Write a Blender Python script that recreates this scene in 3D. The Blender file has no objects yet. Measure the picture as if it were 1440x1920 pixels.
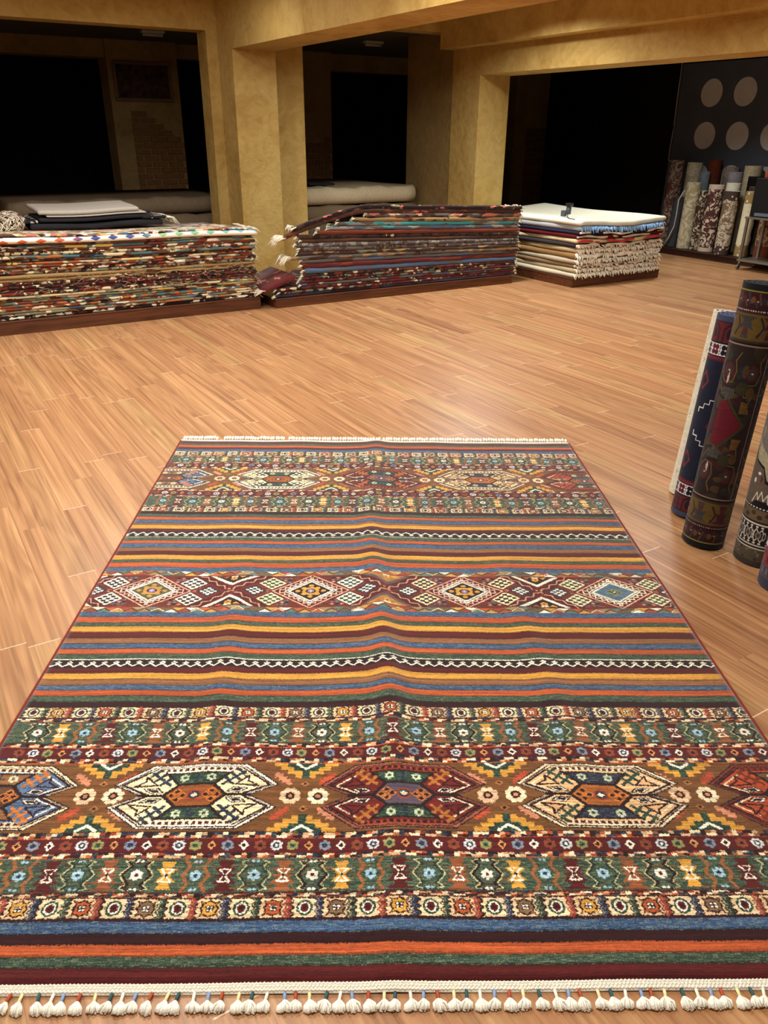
import bpy, bmesh, math, random
import numpy as np
from mathutils import Vector, Matrix
R_ = math.radians
scene = bpy.context.scene
COL = scene.collection
rnd = random.Random(7)

# ------------------------------------------------------------------ frame of the shop
# a runs along the back wall (to the right and away), b runs away from it towards the back
TH = R_(58.5)
AX = Vector((math.sin(TH), math.cos(TH), 0.0))
BX = Vector((-math.cos(TH), math.sin(TH), 0.0))
RZ = math.atan2(AX.y, AX.x)
def W(a, b, z=0.0):
    v = AX*a + BX*b
    return Vector((v.x, v.y, z))

def lin(c):
    out = []
    for x in c[:3]:
        x = x/255.0
        out.append(x/12.92 if x <= 0.04045 else ((x+0.055)/1.055)**2.4)
    return (out[0], out[1], out[2], 1.0)

# ------------------------------------------------------------------ objects
def mesh_from(name, verts, faces, mat=None, smooth=False, mats=None, midx=None, uvs=None):
    me = bpy.data.meshes.new(name)
    me.from_pydata([tuple(v) for v in verts], [], faces)
    if mats:
        for m in mats: me.materials.append(m)
    elif mat: me.materials.append(mat)
    if midx is not None:
        me.polygons.foreach_set('material_index', midx)
    if uvs is not None:
        l = me.uv_layers.new(name='UVMap')
        flat = []
        for f in me.polygons:
            for vi in f.vertices: flat.extend(uvs[vi])
        l.data.foreach_set('uv', flat)
    if smooth:
        me.polygons.foreach_set('use_smooth', [True]*len(me.polygons))
    me.update()
    return me

def add(name, me, parent=None, loc=(0,0,0), rotz=0.0):
    o = bpy.data.objects.new(name, me)
    COL.objects.link(o)
    o.location = loc
    o.rotation_euler = (0,0,rotz)
    if parent is not None: o.parent = parent
    return o

def tag(o, label=None, cat=None, group=None, kind=None):
    if label: o['label'] = label
    if cat: o['category'] = cat
    if group: o['group'] = group
    if kind: o['kind'] = kind
    return o

def empty(name, loc, rotz, label, cat, group=None):
    o = bpy.data.objects.new(name, None)
    COL.objects.link(o)
    o.location = loc; o.rotation_euler = (0,0,rotz)
    o.empty_display_size = 0.05
    return tag(o, label, cat, group)

class MB:
    """collects shapes for one mesh"""
    def __init__(s): s.v=[]; s.f=[]; s.m=[]
    def quadset(s, vs, fs, m=0):
        o=len(s.v); s.v.extend(vs); s.f.extend([tuple(i+o for i in f) for f in fs]); s.m.extend([m]*len(fs))
    def box(s, x0,x1,y0,y1,z0,z1, m=0):
        vs=[(x0,y0,z0),(x1,y0,z0),(x1,y1,z0),(x0,y1,z0),(x0,y0,z1),(x1,y0,z1),(x1,y1,z1),(x0,y1,z1)]
        fs=[(0,3,2,1),(4,5,6,7),(0,1,5,4),(1,2,6,5),(2,3,7,6),(3,0,4,7)]
        s.quadset(vs,fs,m)
    def tube(s, pts, r, n=5, m=0, cap=True):
        pts=[Vector(p) for p in pts]; k=len(pts)
        rs = r if isinstance(r,(list,tuple)) else [r]*k
        vs=[]
        for i,p in enumerate(pts):
            t=(pts[min(i+1,k-1)]-pts[max(i-1,0)])
            if t.length<1e-9: t=Vector((0,0,1))
            t.normalize()
            u=t.cross(Vector((0,0,1)))
            if u.length<1e-3: u=t.cross(Vector((1,0,0)))
            u.normalize(); w=t.cross(u)
            for j in range(n):
                q=2*math.pi*j/n
                vs.append(p+(u*math.cos(q)+w*math.sin(q))*rs[i])
        fs=[]
        for i in range(k-1):
            for j in range(n):
                a=i*n+j; b=i*n+(j+1)%n
                fs.append((a,b,b+n,a+n))
        if cap:
            fs.append(tuple(range(n-1,-1,-1))); fs.append(tuple((k-1)*n+j for j in range(n)))
        s.quadset(vs,fs,m)
    def ellip(s, c, rx, ry, rz, seg=8, rings=5, m=0, rot=0.0):
        vs=[];fs=[]
        cr,sr=math.cos(rot),math.sin(rot)
        for i in range(rings+1):
            ph=math.pi*i/rings
            for j in range(seg):
                q=2*math.pi*j/seg
                x=rx*math.sin(ph)*math.cos(q); y=ry*math.sin(ph)*math.sin(q); z=rz*math.cos(ph)
                vs.append((c[0]+x*cr-y*sr, c[1]+x*sr+y*cr, c[2]+z))
        for i in range(rings):
            for j in range(seg):
                a=i*seg+j; b=i*seg+(j+1)%seg
                fs.append((a,a+seg,b+seg,b))
        s.quadset(vs,fs,m)
    def build(s, name, mat, parent=None, loc=(0,0,0), rotz=0.0, smooth=False, bevel=0.0, mats=None):
        me=mesh_from(name, s.v, s.f, mat, smooth, mats, s.m if mats else None)
        o=add(name, me, parent, loc, rotz)
        if bevel:
            b=o.modifiers.new('bevel','BEVEL'); b.width=bevel; b.segments=2; b.limit_method='ANGLE'
        return o

# ------------------------------------------------------------------ node helper
class NT:
    def __init__(s, name, rough=0.8, spec=0.3):
        s.mat=bpy.data.materials.new(name); s.mat.use_nodes=True
        s.t=s.mat.node_tree; s.n=s.t.nodes; s.l=s.t.links
        s.bsdf=s.n['Principled BSDF']
        s.bsdf.inputs['Roughness'].default_value=rough
        s.bsdf.inputs['Specular IOR Level'].default_value=spec
    def new(s,ty,**kw):
        n=s.n.new(ty)
        for k,v in kw.items(): setattr(n,k,v)
        return n
    def put(s, sock, v):
        if hasattr(v,'is_output'): s.l.new(v, sock)
        elif v is not None:
            if isinstance(v,(tuple,list)) and sock.type=='RGBA' and len(v)==3: v=tuple(v)+(1,)
            sock.default_value=v
    def math(s,op,a,b=None,c=None,clamp=False):
        n=s.new('ShaderNodeMath',operation=op); n.use_clamp=clamp
        s.put(n.inputs[0],a)
        if b is not None: s.put(n.inputs[1],b)
        if c is not None: s.put(n.inputs[2],c)
        return n.outputs[0]
    def coords(s,kind='Object'):
        return s.new('ShaderNodeTexCoord').outputs[kind]
    def sep(s,v):
        n=s.new('ShaderNodeSeparateXYZ'); s.put(n.inputs[0],v); return n.outputs
    def comb(s,x=0,y=0,z=0):
        n=s.new('ShaderNodeCombineXYZ')
        for i,v in enumerate((x,y,z)): s.put(n.inputs[i],v)
        return n.outputs[0]
    def noise(s,vec,scale=5,detail=3,rough=.5,dist=0.0):
        n=s.new('ShaderNodeTexNoise'); s.put(n.inputs['Vector'],vec)
        s.put(n.inputs['Scale'],scale); n.inputs['Detail'].default_value=detail
        n.inputs['Roughness'].default_value=rough; n.inputs['Distortion'].default_value=dist
        return n.outputs['Fac']
    def white(s,vec):
        n=s.new('ShaderNodeTexWhiteNoise'); n.noise_dimensions='3D'; s.put(n.inputs['Vector'],vec); return n.outputs
    def voro(s,vec,scale=1,feature='F1',metric='EUCLIDEAN'):
        n=s.new('ShaderNodeTexVoronoi',feature=feature)
        if feature!='DISTANCE_TO_EDGE': n.distance=metric
        s.put(n.inputs['Vector'],vec); n.inputs['Scale'].default_value=scale; return n.outputs
    def ramp(s,fac,stops,const=False):
        n=s.new('ShaderNodeValToRGB'); cr=n.color_ramp
        if const: cr.interpolation='CONSTANT'
        while len(cr.elements)>1: cr.elements.remove(cr.elements[-1])
        cr.elements[0].position=stops[0][0]; cr.elements[0].color=stops[0][1]
        for p,c in stops[1:]:
            e=cr.elements.new(p); e.color=c
        s.put(n.inputs[0],fac); return n.outputs[0]
    def mix(s,fac,a,b,mode='MIX'):
        n=s.new('ShaderNodeMix',data_type='RGBA',blend_type=mode)
        s.put(n.inputs[0],fac); s.put(n.inputs[6],a); s.put(n.inputs[7],b); return n.outputs[2]
    def vmul(s,vec,sc,off=(0,0,0)):
        n=s.new('ShaderNodeMapping'); s.put(n.inputs[0],vec)
        n.inputs['Scale'].default_value=sc; n.inputs['Location'].default_value=off; return n.outputs[0]
    def bump(s,h,strength=.3,dist=.01):
        n=s.new('ShaderNodeBump'); n.inputs['Strength'].default_value=strength; n.inputs['Distance'].default_value=dist
        s.put(n.inputs['Height'],h); s.l.new(n.outputs[0], s.bsdf.inputs['Normal'])
    def color(s,c): s.put(s.bsdf.inputs['Base Color'],c)

# ------------------------------------------------------------------ materials
def mat_plain(name,c,rough=.8,spec=.3,metal=0.0,var=.12,scale=40,bump=0.0):
    m=NT(name,rough,spec); c=lin(c)
    co=m.coords(); n=m.noise(co,scale,4)
    m.color(m.mix(n, tuple(x*(1-var) for x in c[:3])+(1,), tuple(min(1,x*(1+var)) for x in c[:3])+(1,)))
    m.bsdf.inputs['Metallic'].default_value=metal
    if bump: m.bump(n,bump,.004)
    return m.mat

def mat_plaster(name, base, dark, light):
    m=NT(name,.75,.2)
    co=m.coords()
    n1=m.noise(co,1.3,6,.6,1.2); n2=m.noise(co,5.5,6,.65,2.0); n3=m.noise(m.vmul(co,(1,1,.35)),7,5,.6)
    c=m.ramp(n1,[(.32,lin(dark)),(.5,lin(base)),(.72,lin(light))])
    c2=m.ramp(n2,[(.3,lin(dark)),(.55,lin(base)),(.75,lin(light))])
    c=m.mix(.45,c,c2)
    m.color(m.mix(m.math('MULTIPLY',n3,.25),c,lin(dark)))
    r=m.noise(co,14,6,.6,1.5)
    r2=m.voro(m.vmul(co,(1,1,1)),9,'F1')[0]
    m.bump(m.math('ADD',r,m.math('MULTIPLY',r2,.5)),.55,.015)
    return m.mat

def mat_floor():
    m=NT('laminate_floor',.36,.42)
    x,y,z=m.sep(m.coords())[:3]
    w=.1; L=1.15
    row=m.math('FLOOR',m.math('DIVIDE',x,w)); fx=m.math('FRACT',m.math('DIVIDE',x,w))
    off=m.white(m.comb(row,3.7,0))[0]
    yy=m.math('ADD',m.math('DIVIDE',y,L),m.math('MULTIPLY',off,7.3))
    col=m.math('FLOOR',yy); fy=m.math('FRACT',yy)
    wn=m.white(m.comb(row,col,1.3)); r1=wn[0]; r2,r3,_=m.sep(wn[1])[:3]
    # fine straight grain
    g1=m.noise(m.comb(m.math('MULTIPLY',x,78),m.math('ADD',m.math('MULTIPLY',y,1.1),m.math('MULTIPLY',r1,90)),m.math('MULTIPLY',r2,50)),1.0,5,.62)
    g2=m.noise(m.comb(m.math('MULTIPLY',x,30),m.math('ADD',m.math('MULTIPLY',y,.55),m.math('MULTIPLY',r2,70)),m.math('MULTIPLY',r1,50)),1.0,4,.6,.4)
    # cathedral figure on some boards
    lowf=m.noise(m.comb(m.math('ADD',m.math('MULTIPLY',x,8),m.math('MULTIPLY',r3,40)),m.math('MULTIPLY',y,.75),m.math('MULTIPLY',r1,30)),1.0,2,.45)
    rings=m.math('SINE',m.math('ADD',m.math('MULTIPLY',lowf,62),m.math('MULTIPLY',g1,2.5)))
    rings=m.math('MULTIPLY_ADD',rings,.5,.5)
    cat=m.math('GREATER_THAN',r3,.60)
    ramp1=m.ramp(g1,[(.28,lin((112,78,52))),(.5,lin((176,136,97))),(.70,lin((210,172,128)))])
    ramp2=m.ramp(g2,[(.32,lin((130,94,64))),(.50,lin((183,142,101))),(.66,lin((212,176,130)))])
    c=m.mix(.5,ramp1,ramp2)
    ringc=m.mix(rings,lin((138,102,72)),lin((194,158,116)))
    c=m.mix(m.math('MULTIPLY',cat,.30),c,ringc)
    tint=m.ramp(r1,[(0,lin((232,210,200))),(.35,lin((255,238,226))),(.7,lin((242,222,212))),(1,lin((255,250,234)))])
    c=m.mix(1.0,c,tint,'MULTIPLY')
    # joints
    ev=m.math('LESS_THAN',m.math('MULTIPLY',fy,L),.0035)
    c=m.mix(m.math('MULTIPLY',m.math('MULTIPLY',ev,.8),m.math('GREATER_THAN',r2,.3)),c,lin((252,214,184)))
    sv=m.math('LESS_THAN',m.math('MULTIPLY',fx,w),.0018)
    c=m.mix(m.math('MULTIPLY',sv,.4),c,lin((120,70,42)))
    m.color(c)
    rr=m.math('MULTIPLY_ADD',g1,.14,.30)
    m.put(m.bsdf.inputs['Roughness'],rr)
    m.bump(m.math('SUBTRACT',g1,m.math('MULTIPLY',sv,.8)),.06,.002)
    return m.mat

def mat_wood(name,c0,c1,axis=0,rough=.45):
    m=NT(name,rough,.35); co=m.coords()
    sc=[22,22,22]; sc[axis]=1.6
    n=m.noise(m.vmul(co,tuple(sc)),1.5,5,.6,.5)
    m.color(m.ramp(n,[(.3,lin(c0)),(.7,lin(c1))]))
    return m.mat

_cnt=[0]
def mat_weave(name,pal,cl=.05,fine=.35,seed=None,zc=.03):
    """woven edge: long runs of colour from a palette [(weight,rgb)...]"""
    _cnt[0]+=1
    sd=seed if seed is not None else _cnt[0]*3.17
    m=NT(name,.95,.1)
    co=m.coords()
    d=m.noise(m.vmul(co,(30,30,30),(sd,0,0)),1,2)
    v=m.voro(m.vmul(co,(1/cl,1/.06,1/zc),(sd*5.3,sd,sd*2.1)),1,'F1','MANHATTAN')
    r=m.sep(v[1])[0]
    tot=sum(w for w,_ in pal); acc=0; st=[]
    for w,c in pal:
        st.append((acc/tot*.999,lin(c))); acc+=w
    c=m.ramp(m.math('MULTIPLY_ADD',d,.10,m.math('MULTIPLY',r,.93)),st,True)
    f=m.noise(m.vmul(co,(420,160,420)),1,3,.7)
    c=m.mix(fine,c,m.ramp(f,[(.3,(0.12,.11,.1,1)),(.6,(.85,.82,.78,1))]),'SOFT_LIGHT')
    m.color(c)
    m.bump(f,.35,.004)
    m.bsdf.inputs['Sheen Weight'].default_value=.15
    return m.mat

def mat_image(name,arr,bumpscale=(600,600,1),rough=.95):
    """arr: H x W x 3 sRGB floats 0..1, row 0 = v 0"""
    h,w,_=arr.shape
    img=bpy.data.images.new(name,w,h,alpha=False)
    px=np.ones((h,w,4),dtype=np.float32); px[:,:,:3]=np.clip(arr,0,1)
    img.pixels.foreach_set(px.ravel()); img.update(); img.pack()
    m=NT(name,rough,.12)
    t=m.new('ShaderNodeTexImage'); t.image=img; t.extension='EXTEND'
    uv=m.coords('UV'); m.put(t.inputs[0],uv)
    f=m.noise(m.vmul(m.coords('Object'),(1,1,1)),bumpscale[0],3,.7)
    c=m.mix(.22,t.outputs[0],m.ramp(f,[(.3,(.1,.1,.1,1)),(.65,(.9,.9,.9,1))]),'SOFT_LIGHT')
    m.color(c)
    m.bump(f,.3,.003)
    m.bsdf.inputs['Sheen Weight'].default_value=.1
    return m.mat
# ------------------------------------------------------------------ weaving cartoon painter
class Cartoon:
    """a pattern grid, units are cm; row 0 is v = 0"""
    def __init__(s, wcm, hcm, ppc, bg):
        s.w,s.h,s.p=wcm,hcm,ppc
        s.W=int(round(wcm*ppc)); s.H=int(round(hcm*ppc))
        s.a=np.zeros((s.H,s.W,3),np.float32); s.a[:]=np.array(bg)/255.
    def win(s,u0,u1,v0,v1):
        i0=max(0,int(math.floor(u0*s.p))); i1=min(s.W,int(math.ceil(u1*s.p))+1)
        j0=max(0,int(math.floor(v0*s.p))); j1=min(s.H,int(math.ceil(v1*s.p))+1)
        if i1<=i0 or j1<=j0: return None
        U=(np.arange(i0,i1)+.5)/s.p; V=(np.arange(j0,j1)+.5)/s.p
        return (slice(j0,j1),slice(i0,i1)), U[None,:], V[:,None]
    def put(s,sl,mask,c):
        s.a[sl][mask]=np.array(c,np.float32)/255.
    def rect(s,u0,u1,v0,v1,c):
        q=s.win(u0,u1,v0,v1)
        if q is None: return
        sl,U,V=q; s.put(sl,(U>=u0)&(U<u1)&(V>=v0)&(V<v1),c)
    def poly(s,pts,c):
        us=[p[0] for p in pts]; vs=[p[1] for p in pts]
        q=s.win(min(us),max(us),min(vs),max(vs))
        if q is None: return
        sl,U,V=q; ins=np.zeros(np.broadcast(U,V).shape,bool)
        n=len(pts)
        for i in range(n):
            x0,y0=pts[i]; x1,y1=pts[(i+1)%n]
            if y0==y1: continue
            cond=((V>=min(y0,y1))&(V<max(y0,y1)))&(U<(x0+(V-y0)*(x1-x0)/(y1-y0)))
            ins^=cond
        s.put(sl,ins,c)
    def line(s,pts,w,c,close=False):
        pts=list(pts)+([pts[0]] if close else [])
        for (x0,y0),(x1,y1) in zip(pts[:-1],pts[1:]):
            h=w/2
            q=s.win(min(x0,x1)-h,max(x0,x1)+h,min(y0,y1)-h,max(y0,y1)+h)
            if q is None: continue
            sl,U,V=q; dx,dy=x1-x0,y1-y0; L=dx*dx+dy*dy+1e-9
            t=np.clip(((U-x0)*dx+(V-y0)*dy)/L,0,1)
            s.put(sl,(U-x0-t*dx)**2+(V-y0-t*dy)**2<=h*h,c)
    def dia(s,x,y,a,b,c): s.poly([(x-a,y),(x,y+b),(x+a,y),(x,y-b)],c)
    def diao(s,x,y,a,b,w,c): s.line([(x-a,y),(x,y+b),(x+a,y),(x,y-b)],w,c,True)
    def disc(s,x,y,a,b,c):
        q=s.win(x-a,x+a,y-b,y+b)
        if q is None: return
        sl,U,V=q; s.put(sl,((U-x)/a)**2+((V-y)/b)**2<=1,c)
    def flower(s,x,y,r,n,petal,core,pr=.36,hole=.35):
        for k in range(n):
            q=2*math.pi*(k+.5)/n
            s.disc(x+r*(1-pr)*math.cos(q),y+r*(1-pr)*math.sin(q),r*pr,r*pr,petal)
        s.disc(x,y,r*hole,r*hole,core)
    def abrash(s,rng,amt=.2,long=60,fleck=.0):
        H,Wd=s.H,s.W
        def streak(lx,ly):
            nx=max(2,Wd//lx+2); ny=max(2,H//ly+2)
            g=rng.random((ny,nx)).astype(np.float32)
            yi=np.linspace(0,ny-1.001,H); xi=np.linspace(0,nx-1.001,Wd)
            y0=yi.astype(int); x0=xi.astype(int); fy=(yi-y0)[:,None]; fx=(xi-x0)[None,:]
            return (g[y0][:,x0]*(1-fy)*(1-fx)+g[y0+1][:,x0]*fy*(1-fx)+g[y0][:,x0+1]*(1-fy)*fx+g[y0+1][:,x0+1]*fy*fx)
        n=streak(long,1)*.5+streak(long*5,3)*.3+streak(6,1)*.35-.57
        k=rng.random((H,Wd)).astype(np.float32)-.5
        s.a*=(1+amt*2.0*n+amt*.55*k)[:,:,None]
        if fleck:
            fl=(streak(18,1)*.6+rng.random((H,Wd))*.4)>.80
            s.a[fl]=s.a[fl]*(1-fleck)+fleck*np.array([.85,.80,.62])

MAR=(82,27,26); DMAR=(46,20,22); GRN=(56,72,58); ORG=(176,82,44); BLU=(58,82,116); GLD=(208,148,60); BRN=(136,90,58); CRM=(236,216,176); TAN=(208,166,124); WHT=(242,232,208); DRK=(38,23,22); NAV=(34,40,60); LBL=(112,138,162); OLV=(100,72,44); RUS=(150,58,38); DGR=(36,58,48); PNK=(200,130,98)

def make_rug_cartoon():
    K=Cartoon(206,294,7,OLV); rng=np.random.default_rng(5)
    def band(v0,v1,c): K.rect(0,206,v0,v1,c)
    for v0,v1,c in [(0,3.2,MAR),(3.2,5.5,GRN),(5.5,8,ORG),(8,10.5,DMAR),(10.5,13.1,BLU),(13.1,13.6,DMAR),
        (80.7,83,DMAR),(83,85.7,GRN),(85.7,88.3,ORG),(88.3,90.6,BLU),(90.6,93.4,BRN),(93.4,96.4,GLD),(96.4,99,MAR),(99,103,DRK),(103,103.4,WHT),
        (103.4,106.2,GRN),(106.2,108.9,ORG),(108.9,111.7,BLU),(111.7,114.7,BRN),(114.7,118.2,MAR),(118.2,121.4,GLD),(121.4,123.7,GRN),(123.7,127,ORG),(127,130,BLU),
        (157.5,160.4,BLU),(160.4,164.1,ORG),(164.1,166.3,GRN),(166.3,169.8,GLD),(169.8,173,MAR),(173,176,BRN),(176,179.4,BLU),(179.4,182,ORG),(182,185,GRN),
        (185,189.8,DRK),(189.8,192.3,MAR),(192.3,195.6,GLD),(195.6,197.5,BRN),(197.5,200.6,BLU),(200.6,203.4,ORG),(203.4,206,GRN),(206,208.5,DMAR),
        (279.3,282.5,BLU),(282.5,285,MAR),(285,288.2,ORG),(288.2,290.7,GRN),(290.7,294,MAR)]:
        band(v0,v1,c)
    for e in (3.2,5.5,8,10.5,83,85.7,88.3,90.6,93.4,96.4,106.2,108.9,111.7,114.7,118.2,121.4,123.7,127,130,160.4,164.1,166.3,169.8,173,176,179.4,182,192.3,195.6,197.5,200.6,203.4,206,282.5,285,288.2,290.7):
        q=K.win(0,206,e-.14,e+.14); K.a[q[0]]*=.72
    # white chains
    def chain(v0,v1,pitch,u0,flip):
        m=(v0+v1)/2; h=(v1-v0); s=-1 if flip else 1
        n=int(206/pitch)+3
        for k in range(-int(u0/pitch)-2,n):
            x=u0+k*pitch
            K.line([(x-pitch/2,m-s*.34*h),(x,m+s*.02*h),(x+pitch/2,m-s*.34*h)],.55,WHT)
            K.dia(x,m+s*.16*h,1.05,.85,WHT); K.line([(x-.5,m+s*.2*h),(x+.4,m+s*.12*h)],.22,OLV)
    chain(99,103,3.58,16.6,False); chain(185,189.8,4.0,8.3,True); band(184.8,185.2,WHT)
    # checker strips
    pal=[DRK,CRM,RUS,NAV,TAN,ORG,MAR,BRN]
    def checker(v0,v1):
        h=(v1-v0); band(v0,v1,MAR)
        band(v0,v0+.18,ORG if rng.random()<.5 else BRN); band(v1-.18,v1,DMAR)
        u=0.; k=0
        while u<206:
            for j in (0,1):
                c=pal[[0,1,4,2,3,6,1,5][(k+j*3)%8]] if (k+j)%2==0 else pal[int(rng.integers(0,8))]
                K.rect(u,u+1.25,v0+.22+j*(h-.44)/2,v0+.22+(j+1)*(h-.44)/2,c)
            u+=1.25; k+=1
    for v in [(18.7,20),(28.8,30.5),(34.4,36.3),(58.5,60.5),(64.2,66),(74.3,76),(213,214.5),(224,225.4),(230,232),(257,258.8),(263,264.4),(272.5,274)]: checker(*v)
    # cream medallion border
    def creamband(v0,v1,u0,c0):
        m=(v0+v1)/2; h=(v1-v0)/2; band(v0,v1,(198,158,116))
        band(v0,v0+.22,DMAR); band(v1-.22,v1,DMAR)
        rng2=np.random.default_rng(int(v0))
        cols=[GLD,ORG,(122,92,66)]; zz=[(34,42,68),(34,52,44),(136,58,46)]
        for k in range(-2,17):
            x=u0+13.45*k
            # cream feathered panel
            for xx in (x,x+6.72):
                K.rect(xx-2.5,xx+2.5,v0+.3,v1-.3,(228,198,154) if xx!=x else (218,180,136))
                for j in range(4):
                    yy=v0+.55+j*(2*h-.6)/4
                    K.poly([(xx-2.4,yy),(xx-3.1,yy+.3),(xx-2.4,yy+.7)],(228,198,154)); K.poly([(xx+2.4,yy),(xx+3.1,yy+.3),(xx+2.4,yy+.7)],(228,198,154))
            c=cols[(k+c0)%3]
            # square rosette
            K.poly([(x-2.2,m-2),(x-1.2,m-1.5),(x,m-2.1),(x+1.2,m-1.5),(x+2.2,m-2),(x+1.6,m-.9),(x+2.1,m),(x+1.6,m+.9),(x+2.2,m+2),(x+1.2,m+1.5),(x,m+2.1),(x-1.2,m+1.5),(x-2.2,m+2),(x-1.6,m+.9),(x-2.1,m),(x-1.6,m-.9)],DRK)
            K.poly([(x-1.8,m-1.65),(x-1,m-1.2),(x,m-1.75),(x+1,m-1.2),(x+1.8,m-1.65),(x+1.25,m-.75),(x+1.7,m),(x+1.25,m+.75),(x+1.8,m+1.65),(x+1,m+1.2),(x,m+1.75),(x-1,m+1.2),(x-1.8,m+1.65),(x-1.25,m+.75),(x-1.7,m),(x-1.25,m-.75)],c)
            K.rect(x-.85,x+.85,m-.75,m+.75,DRK)
            for dx in (-.4,.4):
                for dy in (-.36,.36): K.rect(x+dx-.28,x+dx+.28,m+dy-.26,m+dy+.26,WHT)
            # oval
            y=x+6.72
            K.disc(y,m,1.75,1.85,DGR); K.disc(y,m,1.25,1.4,WHT); K.disc(y,m,.85,1.05,MAR); K.dia(y,m,.45,.5,DMAR)
            # zigzag dividers
            for i,xx in enumerate((x+3.36,x+10.08)):
                cz=zz[(2*k+i+c0)%3]
                p=[(xx+(.42 if j%2 else -.42),v0+.2+j*(2*h-.4)/6) for j in range(7)]
                K.line([(q[0]+.7,q[1]) for q in p],.35,DRK); K.line(p,.62,cz); K.line([(q[0]-.85,q[1]) for q in p],.3,cz)
    creamband(13.6,18.7,23.6,0); creamband(76,80.7,23.6,1); creamband(208.5,213,23.0,2); creamband(274,279.3,23.0,0)
    # green hourglass band
    def greenband(v0,v1,u0,c0):
        m=(v0+v1)/2; h=(v1-v0)/2; band(v0,v1,GRN)
        for k in range(420):
            x=rng.random()*206; y=v0+rng.random()*2*h; K.line([(x,y),(x+1+3*rng.random(),y)],.22,[DGR,OLV,(104,120,88),(122,78,48),(84,40,32)][k%5])
        for k in range(-2,33):
            x=u0+6.48*k; t=(k+c0)%6
            if t in (1,3,5):
                c={1:MAR,3:(140,80,48),5:GLD}[t]
                if t!=5:
                    for j in range(5): K.line([(x-2.6+.3*j,v0+.6+j*h*.42),(x+2.6-.3*j,v0+.6+j*h*.42)],.5,c)
                K.poly([(x-2.3,m-h*.38),(x-.7,m),(x-2.3,m+h*.38),(x-.9,m+h*.42),(x-1.7,m+h*.82),(x+1.7,m+h*.82),(x+.9,m+h*.42),(x+2.3,m+h*.38),(x+.7,m),(x+2.3,m-h*.38),(x+.9,m-h*.42),(x+1.7,m-h*.82),(x-1.7,m-h*.82),(x-.9,m-h*.42)],c)
                K.line([(x-1.3,m-h*.36),(x+1.3,m-h*.36),(x-1.3,m+h*.36),(x+1.3,m+h*.36)],.36,WHT,True)
                K.dia(x,m,.4,.5,DRK)
            else:
                fc={0:(150,185,205),2:(150,185,205),4:(235,220,200)}[t]
                if t==0:
                    for sgn in (-1,1): K.line([(x+sgn*2.6,v0+.4),(x+sgn*1.6,m-h*.5),(x+sgn*2.9,m),(x+sgn*1.6,m+h*.5),(x+sgn*2.6,v1-.4)],.75,(146,88,52))
                else:
                    for sgn in (-1,1):
                        K.line([(x+sgn*1.2,v0+.4),(x+sgn*2.6,v0+.8),(x+sgn*1.4,m-h*.55),(x+sgn*3.2,m),(x+sgn*1.4,m+h*.55),(x+sgn*2.6,v1-.8),(x+sgn*1.2,v1-.4)],.6,DRK if t==4 else (26,46,40))
                        K.line([(x+sgn*1.6,v0+.5),(x+sgn*3.1,v0+.9),(x+sgn*1.9,m-h*.55),(x+sgn*3.7,m),(x+sgn*1.9,m+h*.55),(x+sgn*3.1,v1-.9),(x+sgn*1.6,v1-.5)],.3,(190,178,128))
                K.disc(x,m,1.55,1.25,DGR)
                K.flower(x,m,1.45,6,fc,MAR if t==4 else NAV,.36,.3)
                for yy in (v0+.75,v1-.75):
                    for dx in (-.5,.5): K.disc(x+dx,yy,.42,.36,fc)
    greenband(20,28.8,20.5,0); greenband(66,74.3,20.5,0); greenband(214.5,224,20.5,2); greenband(264.4,272.5,20.5,4)
    # small flower band
    def flowerband(v0,v1,u0,p):
        m=(v0+v1)/2; band(v0,v1,MAR)
        for k in range(-5,int(206/p)+2):
            x=u0+p*k; t=k%6; r=min(1.5,(v1-v0)*.42)
            if t==0: K.dia(x,m,1.2,r*.95,WHT); K.dia(x,m,.6,.6,DMAR)
            elif t==4: K.dia(x,m,1.1,r*.9,(206,140,84)); K.dia(x,m,.6,.6,DMAR)
            elif t==2: K.flower(x,m,r,8,(205,205,205),NAV,.3,.55); K.disc(x,m,.4,.4,WHT)
            elif t==1: K.flower(x,m,r,6,(128,64,44),DMAR,.36,.3)
            elif t==3: K.flower(x,m,r,6,(140,136,84),DGR,.36,.4)
            else: K.flower(x,m,r,6,(120,130,150),NAV,.36,.45)
    flowerband(30.5,34.4,24.3,3.73); flowerband(60.5,64.2,24.3,3.73); flowerband(225.4,230,22,3.9); flowerband(258.8,263,22,3.9)
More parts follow.
